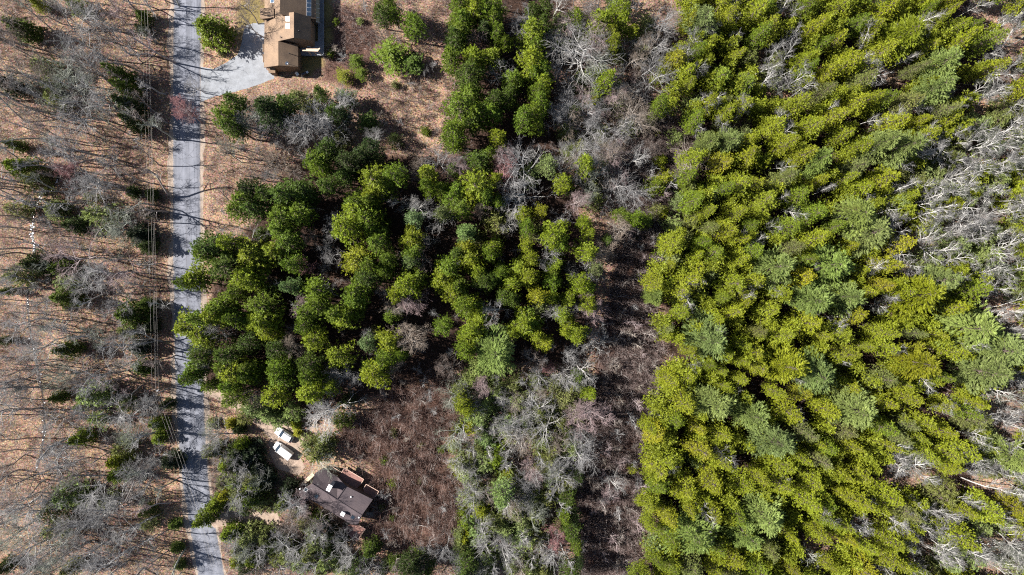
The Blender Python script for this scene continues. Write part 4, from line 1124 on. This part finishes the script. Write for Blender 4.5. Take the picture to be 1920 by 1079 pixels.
# --- leafless trees
T('bare', [(150,20,30,'G'),(205,24,20,'P'),(145,80,28,'G'),(110,140,30,'L'),(170,140,32,'G'),(118,172,30,'L'),(192,190,32,'G'),(150,205,30,'G'),(60,150,26,'B'),(20,128,26,'B'),(30,168,20,'G'),(62,206,24,'B'),(130,275,28,'G'),(150,330,36,'G'),(95,290,20,'G'),(20,90,24,'B'),
 (45,410,24,'B'),(222,432,24,'L'),(200,412,24,'L'),(150,480,32,'P'),(200,505,32,'G'),(240,512,24,'P'),(22,525,24,'G'),(85,635,26,'W'),(160,552,22,'W'),(215,655,28,'G'),(60,650,24,'G'),(130,700,26,'L'),(188,706,28,'G'),(55,740,28,'G'),(230,790,32,'G'),(160,790,20,'G'),(28,600,26,'G'),(20,780,32,'G'),(182,637,18,'L'),
 (70,850,32,'G'),(50,897,28,'B'),(90,930,24,'G'),(30,950,32,'G'),(60,972,36,'G'),(180,910,28,'G'),(215,950,32,'W'),(206,972,28,'G'),(150,990,32,'G'),(120,1010,32,'L'),(60,1032,36,'G'),(200,1060,32,'G'),(240,830,24,'L'),(290,862,20,'G'),(160,1042,30,'G'),(20,1000,32,'L'),(246,905,22,'G'),(110,880,24,'G'),(5,840,24,'B'),
 (-25,60,28,'G'),(-20,330,28,'G'),(-22,470,28,'B'),(-20,720,30,'G'),(-15,900,30,'G'),(225,80,22,'G'),(205,300,22,'G'),(195,345,24,'G'),(232,560,20,'G'),(100,440,20,'B'),(60,560,22,'G'),(100,600,24,'G'),(30,690,24,'B'),(90,790,24,'G'),(265,770,18,'G'),(250,1000,22,'G'),(280,1060,20,'G'),(262,900,18,'G'),(10,20,24,'B'),(95,30,22,'G'),
 (345,205,20,'P'),(360,160,16,'G'),(425,822,22,'G'),(432,848,22,'G'),(465,890,22,'W'),(442,930,20,'G'),(542,955,26,'G'),(556,944,22,'P'),(578,846,28,'L','wide thin crowned bare tree spreading over the corner of the grey house'),(520,1022,24,'G'),(470,1064,22,'B'),(492,1022,18,'G'),(592,1012,20,'W'),(640,1030,18,'G'),(662,1050,20,'W'),(600,1062,20,'G'),(545,1000,18,'B'),
 (535,185,30,'G'),(490,234,30,'G'),(520,226,28,'G'),(600,232,32,'G'),(616,260,32,'W'),(570,252,28,'G'),(632,205,26,'G'),(550,216,24,'G'),(470,202,24,'L'),(460,236,26,'G'),(425,292,18,'L'),(515,312,16,'T'),(510,334,14,'G'),(540,322,16,'T'),(485,295,18,'B'),(700,268,18,'G'),(826,305,20,'G'),(875,280,18,'G'),(790,310,14,'T'),(455,15,22,'B'),(470,45,20,'B'),
 (465,450,24,'G'),(620,556,18,'W'),(615,482,18,'G'),(630,440,16,'G'),(610,455,14,'G'),(470,542,16,'B'),(415,616,20,'G'),(440,640,16,'B'),(395,694,14,'G'),(480,735,20,'B'),(640,716,20,'W'),(622,764,36,'W','big whitish bare tree spreading its limbs beside a dark shaded hollow'),(600,775,24,'G'),
 (775,385,20,'W'),(725,370,16,'G'),(646,406,18,'G'),(840,410,18,'W'),(800,490,22,'B'),(760,566,16,'G'),(817,452,14,'G'),(900,546,14,'G'),(775,500,14,'G'),(725,540,14,'G'),(620,412,14,'G'),(560,620,16,'B'),
 (640,705,18,'G'),(672,716,16,'G'),(700,625,14,'G'),(850,690,15,'B'),(800,738,10,'G'),(1000,32,26,'G'),(930,146,24,'G'),(970,96,12,'G'),(1090,106,40,'W','wide whitish bare tree with long raking limbs above a mossy lower crown'),(1072,70,18,'W'),(1050,146,18,'G'),(1112,156,28,'L'),(1090,12,20,'B'),(1040,15,18,'W'),
 (1045,226,20,'G'),(1004,290,16,'W'),(985,342,34,'G'),(965,352,24,'G'),(1055,315,20,'W'),(1110,212,22,'G'),(1082,266,24,'G'),(1140,240,26,'G'),(1150,300,24,'T'),(1120,332,22,'L'),(980,366,34,'W','dense whitish bare tree, the largest pale crown of the middle stand'),(955,406,16,'W'),(1115,370,20,'L'),(1025,466,22,'G'),(1095,500,24,'G'),(1066,516,16,'G'),(1060,402,16,'G'),
 (935,576,26,'W'),(1045,590,18,'G'),(1085,576,14,'G'),(1115,652,20,'W'),(1055,666,18,'G'),(1085,690,20,'W'),(945,626,18,'B'),(1050,702,18,'W'),(990,680,22,'B'),(1000,785,26,'W'),(1085,860,30,'G'),(940,755,18,'W'),(1012,760,12,'W'),(1026,740,14,'T'),(970,840,24,'W'),(895,815,12,'G'),(1005,880,20,'P'),(1046,826,16,'T'),
 (965,940,28,'W'),(1010,916,20,'G'),(1040,910,24,'G'),(1000,970,26,'L'),(1050,1050,24,'W'),(910,1046,22,'W'),(985,1060,18,'T'),(905,930,16,'T'),(1190,16,16,'W'),(1235,25,22,'G'),(1240,52,20,'G'),(1195,85,14,'W'),(1215,100,18,'G'),(1205,130,24,'G'),(1220,150,22,'G'),(1180,112,20,'T'),(1182,182,18,'W'),(1180,215,26,'T'),(1150,256,22,'G'),(1200,232,24,'T'),
 (1145,295,26,'T'),(1188,302,22,'W'),(1150,352,24,'G'),(1185,350,24,'G'),(1310,290,28,'T'),(1255,205,14,'W'),(1140,900,18,'W'),(1140,940,16,'P'),(1095,820,20,'G')])
T('bud', [(348,215,22,'R','reddish budding tree leaning over the road opposite the paved apron'),(110,312,18,'R'),(790,565,26,'P','round pink budding tree like a starburst in the middle stand'),(765,621,30,'T','large tan starburst shaped budding tree with straight raking twigs'),(725,685,18,'T'),(730,576,20,'T'),(555,576,18,'P'),(570,510,18,'R'),(550,646,20,'T'),(590,440,16,'T'),
 (955,310,22,'R'),(950,290,20,'P'),(855,300,20,'P'),(885,70,20,'P'),(905,405,18,'T'),(1075,375,20,'P'),(1150,410,22,'T'),(1146,460,22,'T','rounded tan budding tree at the edge of the brushy strip'),(1125,590,24,'P'),(1020,690,12,'R','small crimson budding tree in deep shade'),(1080,800,34,'P','broad pinkish budding tree next to the black shade of the strip'),(1050,1000,20,'R'),(910,720,18,'P'),(1000,905,14,'P'),(835,700,16,'B'),(520,450,12,'R'),(1240,285,16,'B')])
T('birch', [(885,845,14,'W'),(925,795,14,'W'),(880,815,12,'W'),(955,850,16,'W'),(1015,870,16,'W'),(905,835,14,'W'),(970,1010,18,'W'),(1005,1030,16,'W'),(940,1040,18,'W'),(1245,55,16,'W'),(940,735,13,'W'),(1165,225,16,'W'),(1130,655,14,'W'),(895,880,12,'W'),(780,380,14,'W'),(1040,880,16,'W'),(1185,170,14,'W'),
 (1560,970,20,'W'),(1690,560,20,'W'),(1450,545,20,'W'),(1790,300,24,'W'),(1860,275,24,'W'),(1800,385,26,'W'),(1880,360,26,'W'),(1700,435,18,'W'),(1760,400,22,'W'),(1630,495,18,'W'),(1830,440,24,'W'),(1870,480,22,'W'),(1540,360,14,'W'),(1640,90,20,'W'),(1605,105,18,'W'),(1500,170,18,'W'),(1470,98,20,'G'),(1850,160,20,'W'),(1790,60,16,'W'),(1890,125,22,'W'),(1730,215,18,'W'),(1740,240,20,'W'),
 (1900,30,20,'W'),(1800,855,22,'W'),(1905,830,24,'W'),(1860,920,24,'W'),(1900,1040,24,'W'),(1830,1050,22,'W'),(1740,950,20,'W'),(1690,870,22,'G'),(1720,860,18,'W'),(1650,1000,20,'W'),(1620,930,16,'W'),(1500,760,14,'W'),(1910,705,20,'W'),(1860,600,20,'W'),(1790,770,18,'W'),(1850,790,20,'W'),(1780,1000,20,'G'),(1870,990,20,'G')])
# --- feathery white pines of the eastern stand
T('white', [(1710,55,34,'y'),(1770,118,28,'l'),(1690,270,30,'p'),(1660,268,24,'p'),(1620,405,36,'l'),(1637,450,32,'p'),(1460,505,30,'l'),(1560,500,36,'l'),(1590,560,28,'l'),(1332,635,34,'b','bluish feathery white pine deep in the otherwise yellow pines'),(1525,560,28,'l'),(1730,565,36,'y'),(1772,530,24,'p'),(1832,620,42,'l'),(1872,662,42,'p'),(1850,700,34,'p'),(1722,680,32,'a'),
 (1530,690,38,'b'),(1478,690,30,'y'),(1335,765,32,'p'),(1405,780,28,'l'),(1605,770,34,'p'),(1450,835,32,'b'),(1442,970,32,'l'),(1305,1005,36,'l'),(1400,1010,24,'l'),(1370,255,22,'p'),(1330,270,20,'p'),(1760,165,24,'p'),(1330,35,24,'p'),(1545,300,22,'l'),(1910,860,26,'l'),(1230,560,16,'l')])


rng = random.Random(5)
def dist_ok(x, y, r, lst, f):
    for (x2, y2, r2) in lst:
        if (x - x2) ** 2 + (y - y2) ** 2 < (f * (r + r2)) ** 2: return False
    return True

# eastern stand: closed canopy; openings keep their leafless trees
def opening(x, y):
    return any(((x - a) / (rx + 9)) ** 2 + ((y - b) / (ry + 9)) ** 2 < 1 for a, b, rx, ry in OPEN)
placed = [(t[1], t[2], t[3]) for t in TREES if t[0] in ('white', 'pine') and t[1] > 1180]
def field(x, y, s, ph): return math.sin(x / s + ph) * math.cos(y / (s * .8) + ph * 1.7) + .6 * math.sin((x + y) / (s * .55) + ph * 2.3)
npine = 0
for it in range(60000):
    if npine >= 298: break
    x = rng.uniform(1200, 1985); y = rng.uniform(-45, 1125)
    if not in_poly(x, y, RIGHT_STAND) or opening(x, y): continue
    far = (x - 1240) / 700
    r = rng.choice((13, 16, 18, 20, 22)) * rng.uniform(.92, 1.1)
    f = .82 if it < 8000 else .74 if it < 20000 else .68 if it < 40000 else .62
    if not dist_ok(x, y, r, placed, f): continue
    placed.append((x, y, r)); npine += 1
    v = field(x, y, 130, 1.0) * .5 + rng.gauss(0, .75)
    tone = 'a' if v > 1.0 else 'y' if v > -.55 else 'g' if v > -1.15 else 'o'
    TREES.append(('pine', x, y, r, tone, None))
def fill(kind, poly, n, rmin, rmax, tones, tries=40, avoid=()):
    k = 0
    xs = [p[0] for p in poly]; ys = [p[1] for p in poly]
    for _ in range(n * tries):
        if k >= n: break
        x = rng.uniform(min(xs), max(xs)); y = rng.uniform(min(ys), max(ys))
        if not in_poly(x, y, poly) or any(in_poly(x, y, a) for a in avoid): continue
        r = rng.uniform(rmin, rmax)
        if any((t[1] - x) ** 2 + (t[2] - y) ** 2 < (.42 * (r + t[3])) ** 2 for t in TREES if t[0] == kind): continue
        TREES.append((kind, x, y, r, rng.choice(tones), None)); k += 1
WEST = [(-60, -40), (285, -40), (285, 760), (325, 1110), (-60, 1110)]
THICKET = [(868, 700), (1085, 700), (1085, 1090), (880, 1090), (885, 960), (850, 860)]
NORTH_MIX = [(1040, -20), (1245, -20), (1235, 110), (1230, 220), (1170, 330), (1100, 400), (1040, 330), (1060, 200)]
fill('pole', WEST, 60, 16, 26, 'GGGLBP')
fill('pole', WEST, 165, 11, 18, 'GGGLBB', 120)
fill('sap', WEST, 95, 9, 17, 'GGBLPB')
fill('bare', THICKET, 30, 15, 23, 'GLGTWG')
fill('pole', THICKET, 16, 12, 18, 'WGG')
fill('young', THICKET, 36, 14, 22, 'oopob')
fill('bare', NORTH_MIX, 34, 15, 25, 'GGTPG')
fill('young', NORTH_MIX, 14, 14, 20, 'opo')
fill('sap', STRIP, 120, 9, 18, 'BBBTPGG')
fill('sap', LOWER_CLEAR, 50, 7, 13, 'BBBGT')
fill('young', [(840, 700), (900, 700), (905, 1040), (850, 1050), (862, 860)], 14, 9, 15, 'goyp')
fill('bush', LOWER_CLEAR, 8, 6, 9, 'oog')
HOUSE_WOOD = [(400, 805), (480, 830), (515, 890), (555, 900), (562, 950), (640, 1000), (720, 1079), (440, 1079), (400, 985)]
PATH = [(394, 955), (528, 955), (535, 1008), (394, 1004)]
CARS = [(440, 795), (610, 795), (600, 885), (440, 885)]
fill('bare', HOUSE_WOOD, 14, 14, 22, 'GGLB', avoid=(PATH, CARS))
fill('young', HOUSE_WOOD, 18, 13, 20, 'oodp', avoid=(PATH, CARS))
fill('bare', [(690, 1030), (880, 1010), (880, 1090), (690, 1090)], 9, 14, 20, 'GGB')
fill('ever', [(690, 1055), (880, 1050), (880, 1090), (690, 1090)], 5, 13, 18, 'md')
fill('sap', UPPER_CLEAR, 36, 7, 13, 'BBTG')
fill('bare', [(690, 0), (790, 0), (780, 70), (700, 90)], 4, 11, 16, 'BT')
fill('pole', [(392, 270), (600, 270), (520, 345), (440, 345), (420, 430), (388, 440)], 16, 10, 16, 'GGB')
fill('sap', CENTRE_STAND, 60, 10, 16, 'GGB')
fill('pole', CENTRE_STAND, 26, 10, 16, 'GGB')
fill('ever', [(850, -20), (1035, -20), (1030, 60), (1020, 200), (870, 210)], 9, 13, 18, 'mgd')
fill('young', CENTRE_STAND, 26, 10, 16, 'mdo')
fill('sap', [(395, 200), (560, 165), (690, 215), (600, 330), (440, 345), (395, 420)], 14, 9, 14, 'GTB')
fill('birch', [(1640, 260), (1990, 180), (1990, 540), (1690, 520)], 64, 14, 22, 'WGGL')
fill('birch', [(1270, -20), (1500, -20), (1480, 260), (1300, 240)], 22, 13, 19, 'WGGL')
fill('young', [(1260, -20), (1500, -20), (1480, 280), (1300, 260)], 16, 14, 20, 'opo')
fill('birch', [(1870, -20), (1990, -20), (1990, 180), (1870, 180)], 12, 14, 20, 'WGL')
fill('young', [(1660, 250), (1990, 180), (1990, 540), (1700, 520)], 54, 18, 27, 'popy')
fill('young', [(1225, 330), (1345, 330), (1330, 700), (1290, 1090), (1205, 1090), (1255, 700)], 34, 14, 21, 'gyop')
fill('young', [(1700, 800), (1990, 780), (1990, 1120), (1700, 1120)], 26, 16, 24, 'popy')
fill('birch', [(1690, 840), (1850, 740), (1990, 700), (1990, 1120), (1670, 1120)], 50, 14, 21, 'WWGGL')
# leafless birches and saplings in its openings and gaps
for a, b, rx, ry in OPEN:
    for _ in range(max(1, int(rx * ry / 560))):
        an = rng.uniform(0, 6.28); rr = math.sqrt(rng.random())
        TREES.append(('birch' if rng.random() < .7 else 'sap', a + rx * rr * math.cos(an), b + ry * rr * math.sin(an), rng.uniform(14, 24), rng.choice('WWGL'), None))
for _ in range(78):
    for _t in range(50):
        x = rng.uniform(1260, 1960); y = rng.uniform(-20, 1100)
        if in_poly(x, y, RIGHT_STAND): break
    TREES.append(('birch', x, y, rng.uniform(13, 20), rng.choice('WGGL'), None))
# ------------------------------------------------------------------ labels: look first, then what stands beside, then place
MARKS = [('beside the pale paved apron', 440, 150, 42), ('beside the tan house', 545, 60, 85), ('beside the parked white car', 540, 808, 36), ('by the white van', 515, 868, 36), ('beside the grey house', 625, 945, 82),
         ('by the utility pole', 308, 728, 40), ('next to the narrow brook', 66, 420, 50), ('beside the dirt drive', 440, 765, 48), ('at the second dirt path', 460, 975, 48)]
SIZEW = lambda q: 'small' if q < .80 else 'slim' if q < .95 else 'broad' if q > 1.25 else ''
TENTH = ['', 'one tenth', 'two tenths', 'three tenths', 'four tenths', 'halfway', 'six tenths', 'seven tenths', 'eight tenths', 'nine tenths', '']
seen_labels = set()
def looks(t, size=True):
    return ' '.join(w for w in (SIZEW(t[3] * S / RAD[t[0]] * 1.06) if size else '', TONES[t[4]][1], NOUN[t[0]]) if w)
def place_words(x, y):
    i = min(max(int(round(x / 192)), 0), 10); j = min(max(int(round(y / 107.9)), 0), 10)
    h = 'at left edge' if i == 0 else 'at right edge' if i == 10 else TENTH[i] + ' across'
    v = 'at top edge' if j == 0 else 'at bottom edge' if j == 10 else TENTH[j] + ' down'
    return h + ', ' + v
def side(t, n):
    dx, dy = n[1] - t[1], n[2] - t[2]
    if abs(dx) > abs(dy): return 'left of' if dx > 0 else 'right of'
    return 'above' if dy > 0 else 'below'
def art(w): return ('an ' if w[0] in 'aeiou' else 'a ') + w
def label_for(t):
    near = sorted((n for n in TREES if n is not t and abs(n[1] - t[1]) < 140 and abs(n[2] - t[2]) < 140), key=lambda n: (n[1] - t[1]) ** 2 + (n[2] - t[2]) ** 2)[:14]
    me = looks(t)
    mark = [s for s, a, b, r in MARKS if (t[1] - a) ** 2 + (t[2] - b) ** 2 < r * r]
    tries = []
    if mark:
        tries.append(f'{me} {mark[0]}')
        tries += [f'{me} {mark[0]}, {side(t, n)} {art(looks(n, False))}' for n in near]
    tries += [f'{me} {side(t, n)} {art(looks(n, False))}, {place_words(t[1], t[2])}' for n in near]
    tries += [f'{me} {side(t, n)} {art(looks(n))}, {place_words(t[1], t[2])}' for n in near]
    tries += [f'{me} between {art(looks(n, False))} and {art(looks(k, False))}, {TENTH[min(max(int(round(t[2] / 107.9)), 1), 9)]} down' for n in near for k in near if n is not k]
    for s in tries:
        if s not in seen_labels and len(s.replace(',', ' ').split()) <= 16:
            seen_labels.add(s); return s
    return tries[-1]

# ------------------------------------------------------------------ planting
GROW = dict(pole=1.0, ever=1.2, pine=1.10, white=1.25, hem=1.15, young=1.35, bush=1.1, bare=1.15, bud=1.1, birch=1.1, sap=1.1)
# heights known from the shadows in the photograph (spot, metres)
TALL = [(393, 52, 11.0), (218, 136, 13), (227, 163, 13), (234, 194, 13), (240, 232, 12), (468, 852, 5.5), (478, 878, 5.5), (440, 852, 7), (500, 898, 5.0), (432, 848, 7), (425, 822, 8), (465, 890, 8), (475, 908, 8), (540, 915, 5.0), (552, 796, 3.0), (556, 812, 2.6), (430, 795, 4.0), (444, 806, 4.5),
        (735, 100, 8.0), (768, 112, 6.0), (645, 142, 4), (668, 115, 5), (675, 136, 4), (690, 226, 6.5), (650, 187, 7), (244, 358, 5), (279, 364, 5), (262, 440, 7), (272, 462, 7), (276, 398, 6), (345, 205, 10), (578, 846, 8), (292, 798, 6), (292, 822, 5), (325, 986, 4), (328, 1030, 4), (334, 1062, 4), (280, 612, 6), (270, 572, 7), (238, 592, 11), (264, 690, 6), (256, 652, 6), (310, 760, 6), (316, 870, 7), (264, 30, 6), (263, 52, 5), (98, 392, 7), (140, 420, 8)]
def plant():
    tr = random.Random(77)
    nkind = {}
    order = sorted(TREES, key=lambda t: -t[3])
    labels = {id(t): (t[5] if isinstance(t[5], str) else label_for(t)) for t in order}
    for t6 in TREES:
        (kind, px, py, rad, tone, lab) = t6
        q = rad * S / RAD[kind] * GROW[kind]
        lib = LIB[kind]
        tm, cm = lib[tr.randrange(len(lib))]
        # height follows size only loosely
        hz = {'ever': tr.uniform(.82, 1.12), 'pine': tr.uniform(.85, 1.08), 'white': tr.uniform(.95, 1.12), 'bare': tr.uniform(.75, 1.05), 'birch': tr.uniform(.8, 1.05), 'pole': tr.uniform(.8, 1.1), 'bud': tr.uniform(.8, 1.05)}.get(kind, None)
        if hz is None: hz = q ** .7 * tr.uniform(.9, 1.1)
        elif q < .8: hz *= (.35 + .65 * q / .8) ** 1.0
        for hx, hy, hh in TALL:
            if abs(hx - px) < 2 and abs(hy - py) < 2: hz = hh / HGT[kind]
        hm = HGT[kind] * hz
        p = W(px, py, hm * CMID[kind])
        root = empty(NAME[kind], (p.x, p.y, 0.0), tr.uniform(0, 6.283))
        root.rotation_euler.x = tr.gauss(0, .035); root.rotation_euler.y = tr.gauss(0, .035)
        wx = q * tr.uniform(.92, 1.08)
        root.scale = (wx, q * q / wx, hz)
        tag(root, labels[id(t6)], CAT[kind], GROUP[kind])
        t = bpy.data.objects.new('trunk', tm); COL.objects.link(t); t.parent = root
        c = bpy.data.objects.new('crown', cm); COL.objects.link(c); c.parent = root
        col = TONES[tone][0]
        j = tr.uniform(.88, 1.13); jr = tr.uniform(.94, 1.06)
        leaf = (col[0] * j * jr, col[1] * j, col[2] * j * tr.uniform(.85, 1.15), 1)
        if kind == 'ever': leaf = (leaf[0] * .82, leaf[1] * .89, leaf[2], 1)
        if kind in ('bare', 'bud', 'birch', 'sap', 'pole'):
            if kind == 'birch' or tone == 'W': t.color = (0.46 * j, 0.445 * j, 0.425 * j, 1)
            else: t.color = (.5 * .30 * j + .5 * col[0] * j, .5 * .29 * j + .5 * col[1] * j, .5 * .28 * j + .5 * col[2] * j, 1)
            tw = (.64 if tone in 'GWLT' else .74) * (.7 if kind == 'birch' else 1)
            c.color = (col[0] * j * tw, col[1] * j * tw, col[2] * j * tw, 1)
        else:
            t.color = (0.13, 0.10, 0.085, 1); c.color = leaf
        nkind[NAME[kind]] = nkind.get(NAME[kind], 0) + 1
    print('TREES', nkind)
plant()

# ------------------------------------------------------------------ brush, undergrowth, fallen stems
def brush(name, label, poly, n, hmin, hmax, stops, seed, lean=.45, r0=.03, kids=2, clump=0.0, keep=None, drag=0.0):
    rs = np.random.RandomState(seed)
    xs = [p[0] for p in poly]; ys = [p[1] for p in poly]
    pts = []
    while len(pts) < n:
        x = rs.uniform(min(xs), max(xs)); y = rs.uniform(min(ys), max(ys))
        if clump and (math.sin(x / 11 + 2 * math.sin(y / 17)) * math.cos(y / 13 + 1.5 * math.sin(x / 19)) + rs.normal() * .35) < clump - .5: continue
        if in_poly(x, y, poly) and (keep is None or keep(x, y)): pts.append((x, y))
    pts = np.array(pts)
    P0 = np.stack([(pts[:, 0] - 960) * S, (539.5 - pts[:, 1]) * S, np.zeros(n)], 1)
    h = rs.uniform(hmin, hmax, n) * rs.uniform(.6, 1, n)
    d = rs.normal(size=(n, 3)) * lean; d[:, 2] = 1; d[:, 1] += rs.normal(size=n) * drag
    d /= np.linalg.norm(d, axis=1, keepdims=True)
    P1 = P0 + d * h[:, None]
    A = [P0]; B = [P1]; ra = [np.full(n, r0) * rs.uniform(.6, 1.3, n)]; rb = [np.full(n, r0 * .5)]
    tone = rs.uniform(0, 1, n); TT = [tone]
    for k in range(kids):
        s = rs.uniform(.3, .9, n)[:, None]
        c = P0 + (P1 - P0) * s
        dd = d + rs.normal(size=(n, 3)) * .6; dd[:, 2] = np.abs(dd[:, 2]); dd /= np.linalg.norm(dd, axis=1, keepdims=True)
        A.append(c); B.append(c + dd * (h * rs.uniform(.3, .6, n))[:, None]); ra.append(np.full(n, r0 * .6)); rb.append(np.full(n, r0 * .3)); TT.append(np.clip(tone + rs.normal(size=n) * .1, 0, 1))
    V, F = tube_np(np.concatenate(A), np.concatenate(B), np.concatenate(ra), np.concatenate(rb), 3)
    tn = np.repeat(np.concatenate(TT), 6)
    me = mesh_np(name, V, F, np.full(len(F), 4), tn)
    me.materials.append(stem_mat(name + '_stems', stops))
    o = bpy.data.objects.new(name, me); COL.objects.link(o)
    tag(o, label, 'brush', None, 'stuff')
    return o

BR = [(0.0, (0.050, 0.033, 0.029)), (0.4, (0.135, 0.094, 0.084)), (0.75, (0.235, 0.18, 0.168)), (0.95, (0.31, 0.255, 0.24)), (1.0, (0.46, 0.42, 0.40))]
GR = [(0.0, (0.13, 0.095, 0.08)), (0.5, (0.26, 0.215, 0.20)), (0.9, (0.40, 0.36, 0.34)), (1.0, (0.52, 0.49, 0.47))]
RB = [(0.0, (0.055, 0.030, 0.023)), (0.4, (0.145, 0.086, 0.070)), (0.75, (0.235, 0.155, 0.132)), (0.95, (0.31, 0.25, 0.23)), (1.0, (0.46, 0.42, 0.40))]
GR4 = [(0.0, (0.045, 0.032, 0.028)), (0.4, (0.15, 0.118, 0.105)), (0.75, (0.28, 0.245, 0.23)), (1.0, (0.45, 0.42, 0.40))]
brush('undergrowth', 'brown purple leafless brush filling the long cut strip', STRIP, 30000, 1.2, 3.8, BR, 1, kids=3, clump=.22, r0=.026)
brush('undergrowth', 'brown leafless brush over the lower clearing', LOWER_CLEAR, 14000, .8, 4.4, RB, 2, kids=3, clump=.52, r0=.024, lean=.26, drag=.55)
brush('undergrowth', 'sparse dry stems over the upper clearing', UPPER_CLEAR, 7500, .4, 1.8, BR, 3, kids=3, clump=.42, r0=.024)
brush('undergrowth', 'grey twigs and saplings under the west woods', [(-40, -40), (296, -40), (296, 800), (330, 1110), (-40, 1110)], 15000, .5, 2.8, GR4, 4, kids=3, clump=.34)
brush('undergrowth', 'grey twigs between the road and the middle stand', [(392, 200), (560, 165), (690, 215), (600, 330), (440, 345), (392, 420)], 2600, .5, 2.2, GR, 5, kids=2, clump=.3)
brush('undergrowth', 'grey brown twigs in the mixed thicket', [(860, 690), (1090, 690), (1090, 1090), (700, 1090), (870, 1010)], 5000, .8, 3.0, GR, 6, kids=3, clump=.2)
brush('undergrowth', 'grey twigs south of the dirt drive', [(400, 800), (520, 890), (560, 960), (640, 1030), (700, 1090), (430, 1090), (398, 960)], 2600, .5, 2.4, GR, 7, kids=2, clump=.3, keep=lambda x, y: not in_poly(x, y, [(394, 958), (528, 958), (528, 1006), (394, 1000)]))
brush('undergrowth', 'grey twigs on the floor of the eastern pine stand', RIGHT_STAND, 11000, .6, 3.0, GR, 8, kids=2)
brush('undergrowth', 'dead twigs on the floor of the middle stand', [(400, 480), (600, 340), (860, 320), (860, -20), (1180, -20), (1160, 330), (1130, 690), (740, 720), (420, 700)], 10000, .6, 2.8, [(p, tuple(.55 * q for q in c)) for p, c in BR], 9, kids=2)  # brush ramp darkened, putting the stand's shade into the stem colour

def lower_pines():
    rs = np.random.RandomState(3)
    base = []
    for i in range(4):
        t, c = conifer(260 + i, 12.0, 2.1, .15, 15, 6, 6, .46, .075, shape=.6, gap=.06, lump=.3, step=.58, spread=.5)
        co = np.zeros(len(c.vertices) * 3, dtype=np.float32); c.vertices.foreach_get('co', co)
        tn = np.zeros(len(c.vertices), dtype=np.float32); c.attributes['tone'].data.foreach_get('value', tn)
        base.append((co.reshape(-1, 3), tn))
        bpy.data.meshes.remove(c); bpy.data.meshes.remove(t)
    V = []; TN = []; n = 0; got = []
    for _ in range(40000):
        if n >= 420: break
        x = rs.uniform(1205, 1985); y = rs.uniform(-40, 1120)
        if not in_poly(x, y, RIGHT_STAND) or opening(x, y) or (x > 1690 and rs.rand() < .30): continue
        if any((x - a) ** 2 + (y - b) ** 2 < 21 ** 2 for a, b in got): continue
        got.append((x, y)); n += 1
        co, tn = base[rs.randint(4)]
        a = rs.uniform(0, 6.283); q = rs.uniform(.85, 1.25); h = rs.uniform(.75, 1.1)
        R2 = np.array([[math.cos(a), -math.sin(a), 0], [math.sin(a), math.cos(a), 0], [0, 0, 1]])
        p = W(x, y, 11 * h * .7)
        V.append(co * np.array([q, q, h]) @ R2.T + np.array([p.x, p.y, 0])); TN.append(np.clip(tn + rs.normal() * .12, 0, 1))
    V = np.concatenate(V); TN = np.concatenate(TN); nf = len(V) // 4
    me = mesh_np('pine_understory', V, np.arange(nf * 4), np.full(nf, 4), TN); me.materials.append(M_NEEDLE)
    o = bpy.data.objects.new('pine_understory', me); COL.objects.link(o); o.color = (0.142, 0.168, 0.012, 1)
    tag(o, 'lower yellow-green pine crowns closing the gaps of the eastern stand', 'pines', None, 'stuff')
    print('UNDER', n, nf * 2)
lower_pines()

def fallen(px0, py0, px1, py1, r, label, z=.35, mat=None):
    a, b = W(px0, py0), W(px1, py1)
    root = empty('fallen_log', ((a.x + b.x) / 2, (a.y + b.y) / 2, 0)); tag(root, label, 'log', 'pale fallen stems')
    c = root.location
    k = random.Random(int(px0 * 7 + py0))
    q = [a.lerp(b, i / 5) - c + Vector((k.uniform(-.15, .15), k.uniform(-.15, .15), z + k.uniform(-.1, .15))) for i in range(6)]
    m = MB(); m.tube(q, [r * (1 - .12 * i) for i in range(6)], 6); m.build('stem', mat or M_LOG, root, smooth=True)
    for i in (2, 3, 4):
        m = MB(); d = (b - a).normalized(); s = Vector((-d.y, d.x, .3)) * k.choice((-1, 1))
        e = q[i] + (d * .8 + s * .7).normalized() * k.uniform(.8, 2.0); m.tube([q[i], e], [r * .5, r * .25], 5); m.build('branch', mat or M_LOG, root)
M_LOG = simple_mat('bleached_wood', (0.52, 0.49, 0.46), 0.85, 0.25)
for row in [(1160, 660, 1178, 682, .13, 'short bleached stem lying at the top of the darkest brush'), (1175, 715, 1194, 760, .14, 'long bleached stem slanting through the brushy strip'), (1140, 552, 1175, 560, .11, 'bleached stem lying level across the upper brushy strip'),
            (1195, 590, 1222, 612, .12, 'pale stem slanting near the pine edge of the strip'), (1155, 638, 1172, 648, .1, 'small pale stem low in the middle of the strip'), (1230, 700, 1243, 735, .11, 'pale stem lying along the pine edge'), (1182, 945, 1195, 972, .12, 'pale stem slanting in the lower strip'),
            (1153, 985, 1167, 1005, .1, 'pale stem beside the lower black shade of the strip'), (1146, 840, 1168, 862, .12, 'pale forked stem in the strip under a lone bare crown'), (1198, 366, 1230, 376, .1, 'bleached stem lying level in the upper strip'), (1246, 364, 1265, 362, .1, 'bleached stem beside the edge of the pines'),
            (735, 745, 742, 775, .09, 'pale stem in the top of the brown clearing'), (812, 932, 818, 950, .1, 'pale stub lying in the middle of the brown clearing'), (785, 985, 822, 985, .1, 'pale stem lying level in the brown clearing'), (1610, 118, 1690, 122, .14, 'brown log lying across the tan gap in the pines'), (1612, 145, 1650, 138, .13, 'second log at the lower edge of the tan gap in the pines'),
            (1035, 92, 1052, 118, .12, 'dark log across the small red brown gap in the middle stand')]:
    fallen(*row)
